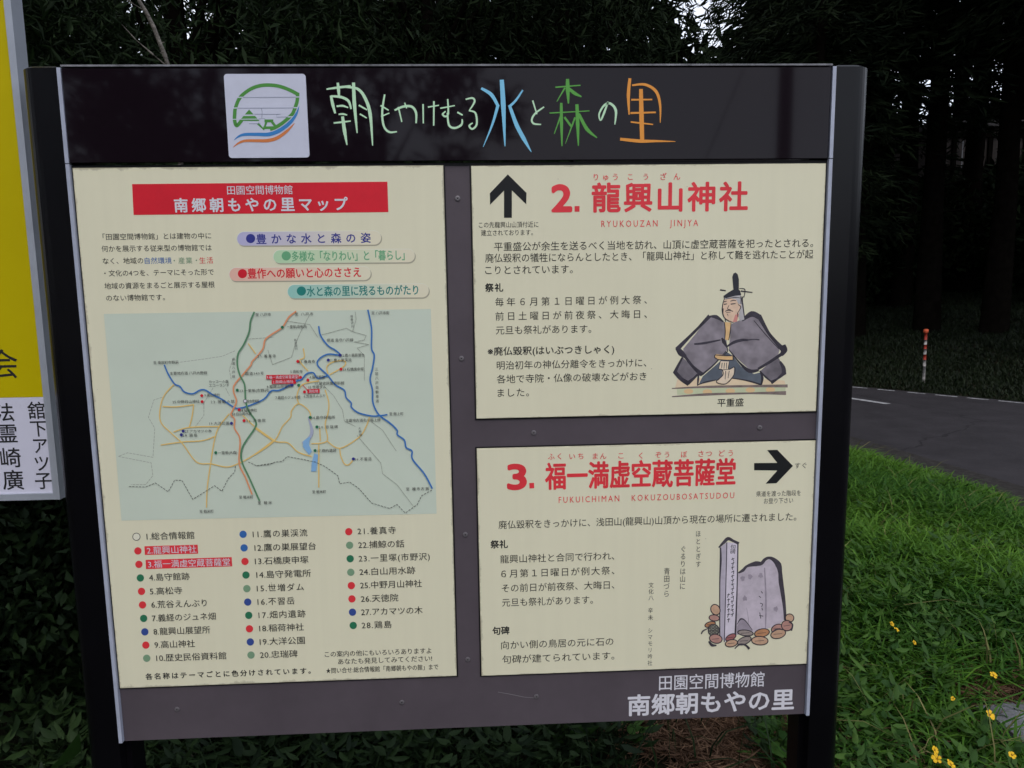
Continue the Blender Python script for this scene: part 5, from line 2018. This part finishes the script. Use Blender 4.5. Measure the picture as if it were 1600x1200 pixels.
# bare vine climbing above the board
rv = random.Random(12)
mb = MB()
pl = [(-1.0, .62, 0), (-.93, .6, .8), (-.86, .56, 1.5)] + [tuple(AT(px, py, .55)) for px, py in ((264, 106), (257, 85), (250, 68), (240, 42), (228, 18), (214, -4), (196, -25))]
mb.tube(pl, [.011, .010, .009, .006, .007, .0065, .0065, .006, .0055, .004], BARK_G, 7)
for (a0, b0) in (((264, 106), (281, 103)), ((228, 18), (208, 6)), ((240, 42), (232, 36)), ((250, 68), (257, 66)), ((257, 85), (250, 82)), ((208, 6), (192, -4)), ((264, 106), (240, 86)), ((240, 86), (212, 62)), ((212, 62), (190, 38))):
    mb.tube([tuple(AT(*a0, .55)), tuple(AT(*b0, .55))], [.003 if b0[0] > 210 else .0018, .0012], BARK_G, 5)
o = mb.build('bare_vine', None, True)
tag(o, 'bare grey vine rising behind the left end of the dark board', 'vine')

# ------------------------------------------------------------------ delineator pole and fence beyond the road
p = G(1443, 599, .06)
bx, by = p[0], p[1]
b0 = gz1(bx, by)
dp = empty('delineator_pole', (bx, by, b0))
tag(dp, 'thin red and white striped pole with orange top beside the road', 'delineator')
D_RED = mat('delineator_red', (.30, .035, .02), .5, .2)
D_ORG = mat('delineator_orange', (.62, .11, .045), .5, .2)
D_WHT = mat('delineator_white', (.36, .34, .32), .6, .2, var=.6, scale=24)
hh_ = (AT(1447, 514, by)[2] - b0)
lean = (AT(1447, 514, by)[0] - bx)
segs = [(0, .31, D_WHT, 'pole'), (.31, .43, D_WHT, 'band'), (.43, .53, D_RED, 'band'), (.53, .63, D_WHT, 'band'), (.63, .71, D_RED, 'band'), (.71, .80, D_WHT, 'band'), (.80, .93, D_RED, 'band')]
for t0, t1, m, nm in segs:
    mb = MB()
    mb.tube([(lean * t0, 0, hh_ * t0 - (.1 if t0 == 0 else 0)), (lean * t1, 0, hh_ * t1)], [.022, .022], m, 12)
    mb.build(nm, dp, True, (0, 0, 0))
mb = MB()
mb.tube([(lean * .93, 0, hh_ * .93), (lean * .94, 0, hh_ * .94), (lean * .985, 0, hh_ * .985), (lean, 0, hh_)], [.028, .038, .038, .026], D_ORG, 14)
mb.build('cap', dp, True, (0, 0, 0))

YS = 18.5
w0, w1 = AT(1462, 235, YS), AT(1680, 235, YS)
zt0_, zb0_ = AT(1530, 200, YS)[2], AT(1530, 320, YS)[2]
fence = empty('wooden_fence', ((w0[0] + w1[0]) / 2, YS, gz1((w0[0] + w1[0]) / 2, YS)))  # roofed block standing in for a railed fence with pale thin posts
tag(fence, 'dim brown wooden shed with two pale thin posts, built as a roofed block, half hidden among the trees', 'fence')
M_WD = mat('fence_boards', (.060, .050, .046), .85, .2, var=.4, scale=3)
M_PL = mat('fence_post_pale', (.34, .34, .36), .6, .3)
mb = MB()
zg_ = gz1((w0[0] + w1[0]) / 2, YS) - 1.2
mb.box(((w0[0] + w1[0]) / 2, YS + 1.5, (zt0_ + zg_) / 2), (w1[0] - w0[0], 3, zt0_ - zg_), M_WD)
mb.build('wall', fence)
mb = MB()
mb.box(((w0[0] + w1[0]) / 2, YS + 1.5, zt0_ + .08), (w1[0] - w0[0] + .5, 3.5, .16), mat('fence_block_roof', (.05, .045, .045), .7))
mb.build('roof', fence)
for py in (212, 264):
    z = AT(1530, py, YS)[2]
    mb = MB()
    mb.box(((w0[0] + w1[0]) / 2, YS - .05, z), (w1[0] - w0[0], .08, .12), BARK)
    mb.build('rail', fence)
for px in (1489, 1545, 1600):
    x = AT(px, 240, YS)[0]
    mb = MB()
    mb.box((x, YS - .04, (zt0_ + zg_) / 2), (.12, .06, zt0_ - zg_), BARK)
    mb.build('batten', fence)
for px in (1505, 1562):
    a0, a1 = AT(px, 218, YS - .12), AT(px, 262, YS - .12)
    mb = MB()
    mb.tube([(a0[0], a0[1], a1[2]), (a0[0], a0[1], a0[2])], [.014, .014], M_PL, 8)
    mb.build('thin_post', fence)

# ------------------------------------------------------------------ behind the camera: what the glossy header mirrors
dv = ray(1226, 180)
t = (13.0 + -CAM[1]) / dv[1]
ux = CAM[0] + dv[0] * t
up = empty('utility_pole', (ux, -13.0, 0))
tag(up, 'dark utility pole across the road, mirrored in the right end of the glossy header', 'utility pole')
M_CON = mat('pole_concrete', (.10, .10, .10), .8, .2, var=.2, scale=6)
mb = MB()
mb.tube([(ux, -13, -.3), (ux, -13, 11)], [.17, .12], M_CON, 14)
mb.build('pole', up)
mb = MB()
mb.box((ux, -13.1, 9.6), (1.6, .08, .1), M_CON)
mb.build('crossarm', up)
mb = MB()
mb.tube([(ux, -13, 8.2), (ux - 3.4, -13.2, 0)], [.010, .010], M_CON, 6)
mb.build('guy_wire', up)
RT = [(-2.2, -15.5, 3.0, 8.5, 5000, 'tall tree behind the viewer, right edge of the dark mass mirrored in the header'), (-6.0, -15.0, 3.2, 9.5, 5000, 'tall tree behind the viewer, mirrored left of the emblem plate'),
      (-10.5, -14.5, 3.4, 9.5, 5000, 'tall tree behind the viewer, mirrored at the left end of the header'), (1.4, -19.0, 1.8, 4.6, 2400, 'low tree behind the viewer, its top mirrored below the middle of the header'), (4.2, -22, 2.2, 5.0, 2400, 'low tree behind the viewer, its top mirrored below the orange letter')]
RT += [(-7.5, -2.5, 2.6, 8.5, 5000, 'unseen tall tree added left of the viewer, mirrored dark in the left black post'), (-7.2, -8.2, 2.8, 9.0, 5000, 'unseen tall tree added left of and behind the viewer, mirrored dark beside the notice board frame')]  # two unseen trees added so the left post mirrors something dark
for k, (x, y, R, H, n, lab) in enumerate(RT):
    tree_broad(x, y, .6, R, H, n, .32, 300 + k, lab, 'trees behind the viewer', LM_DARK, z=-.1)
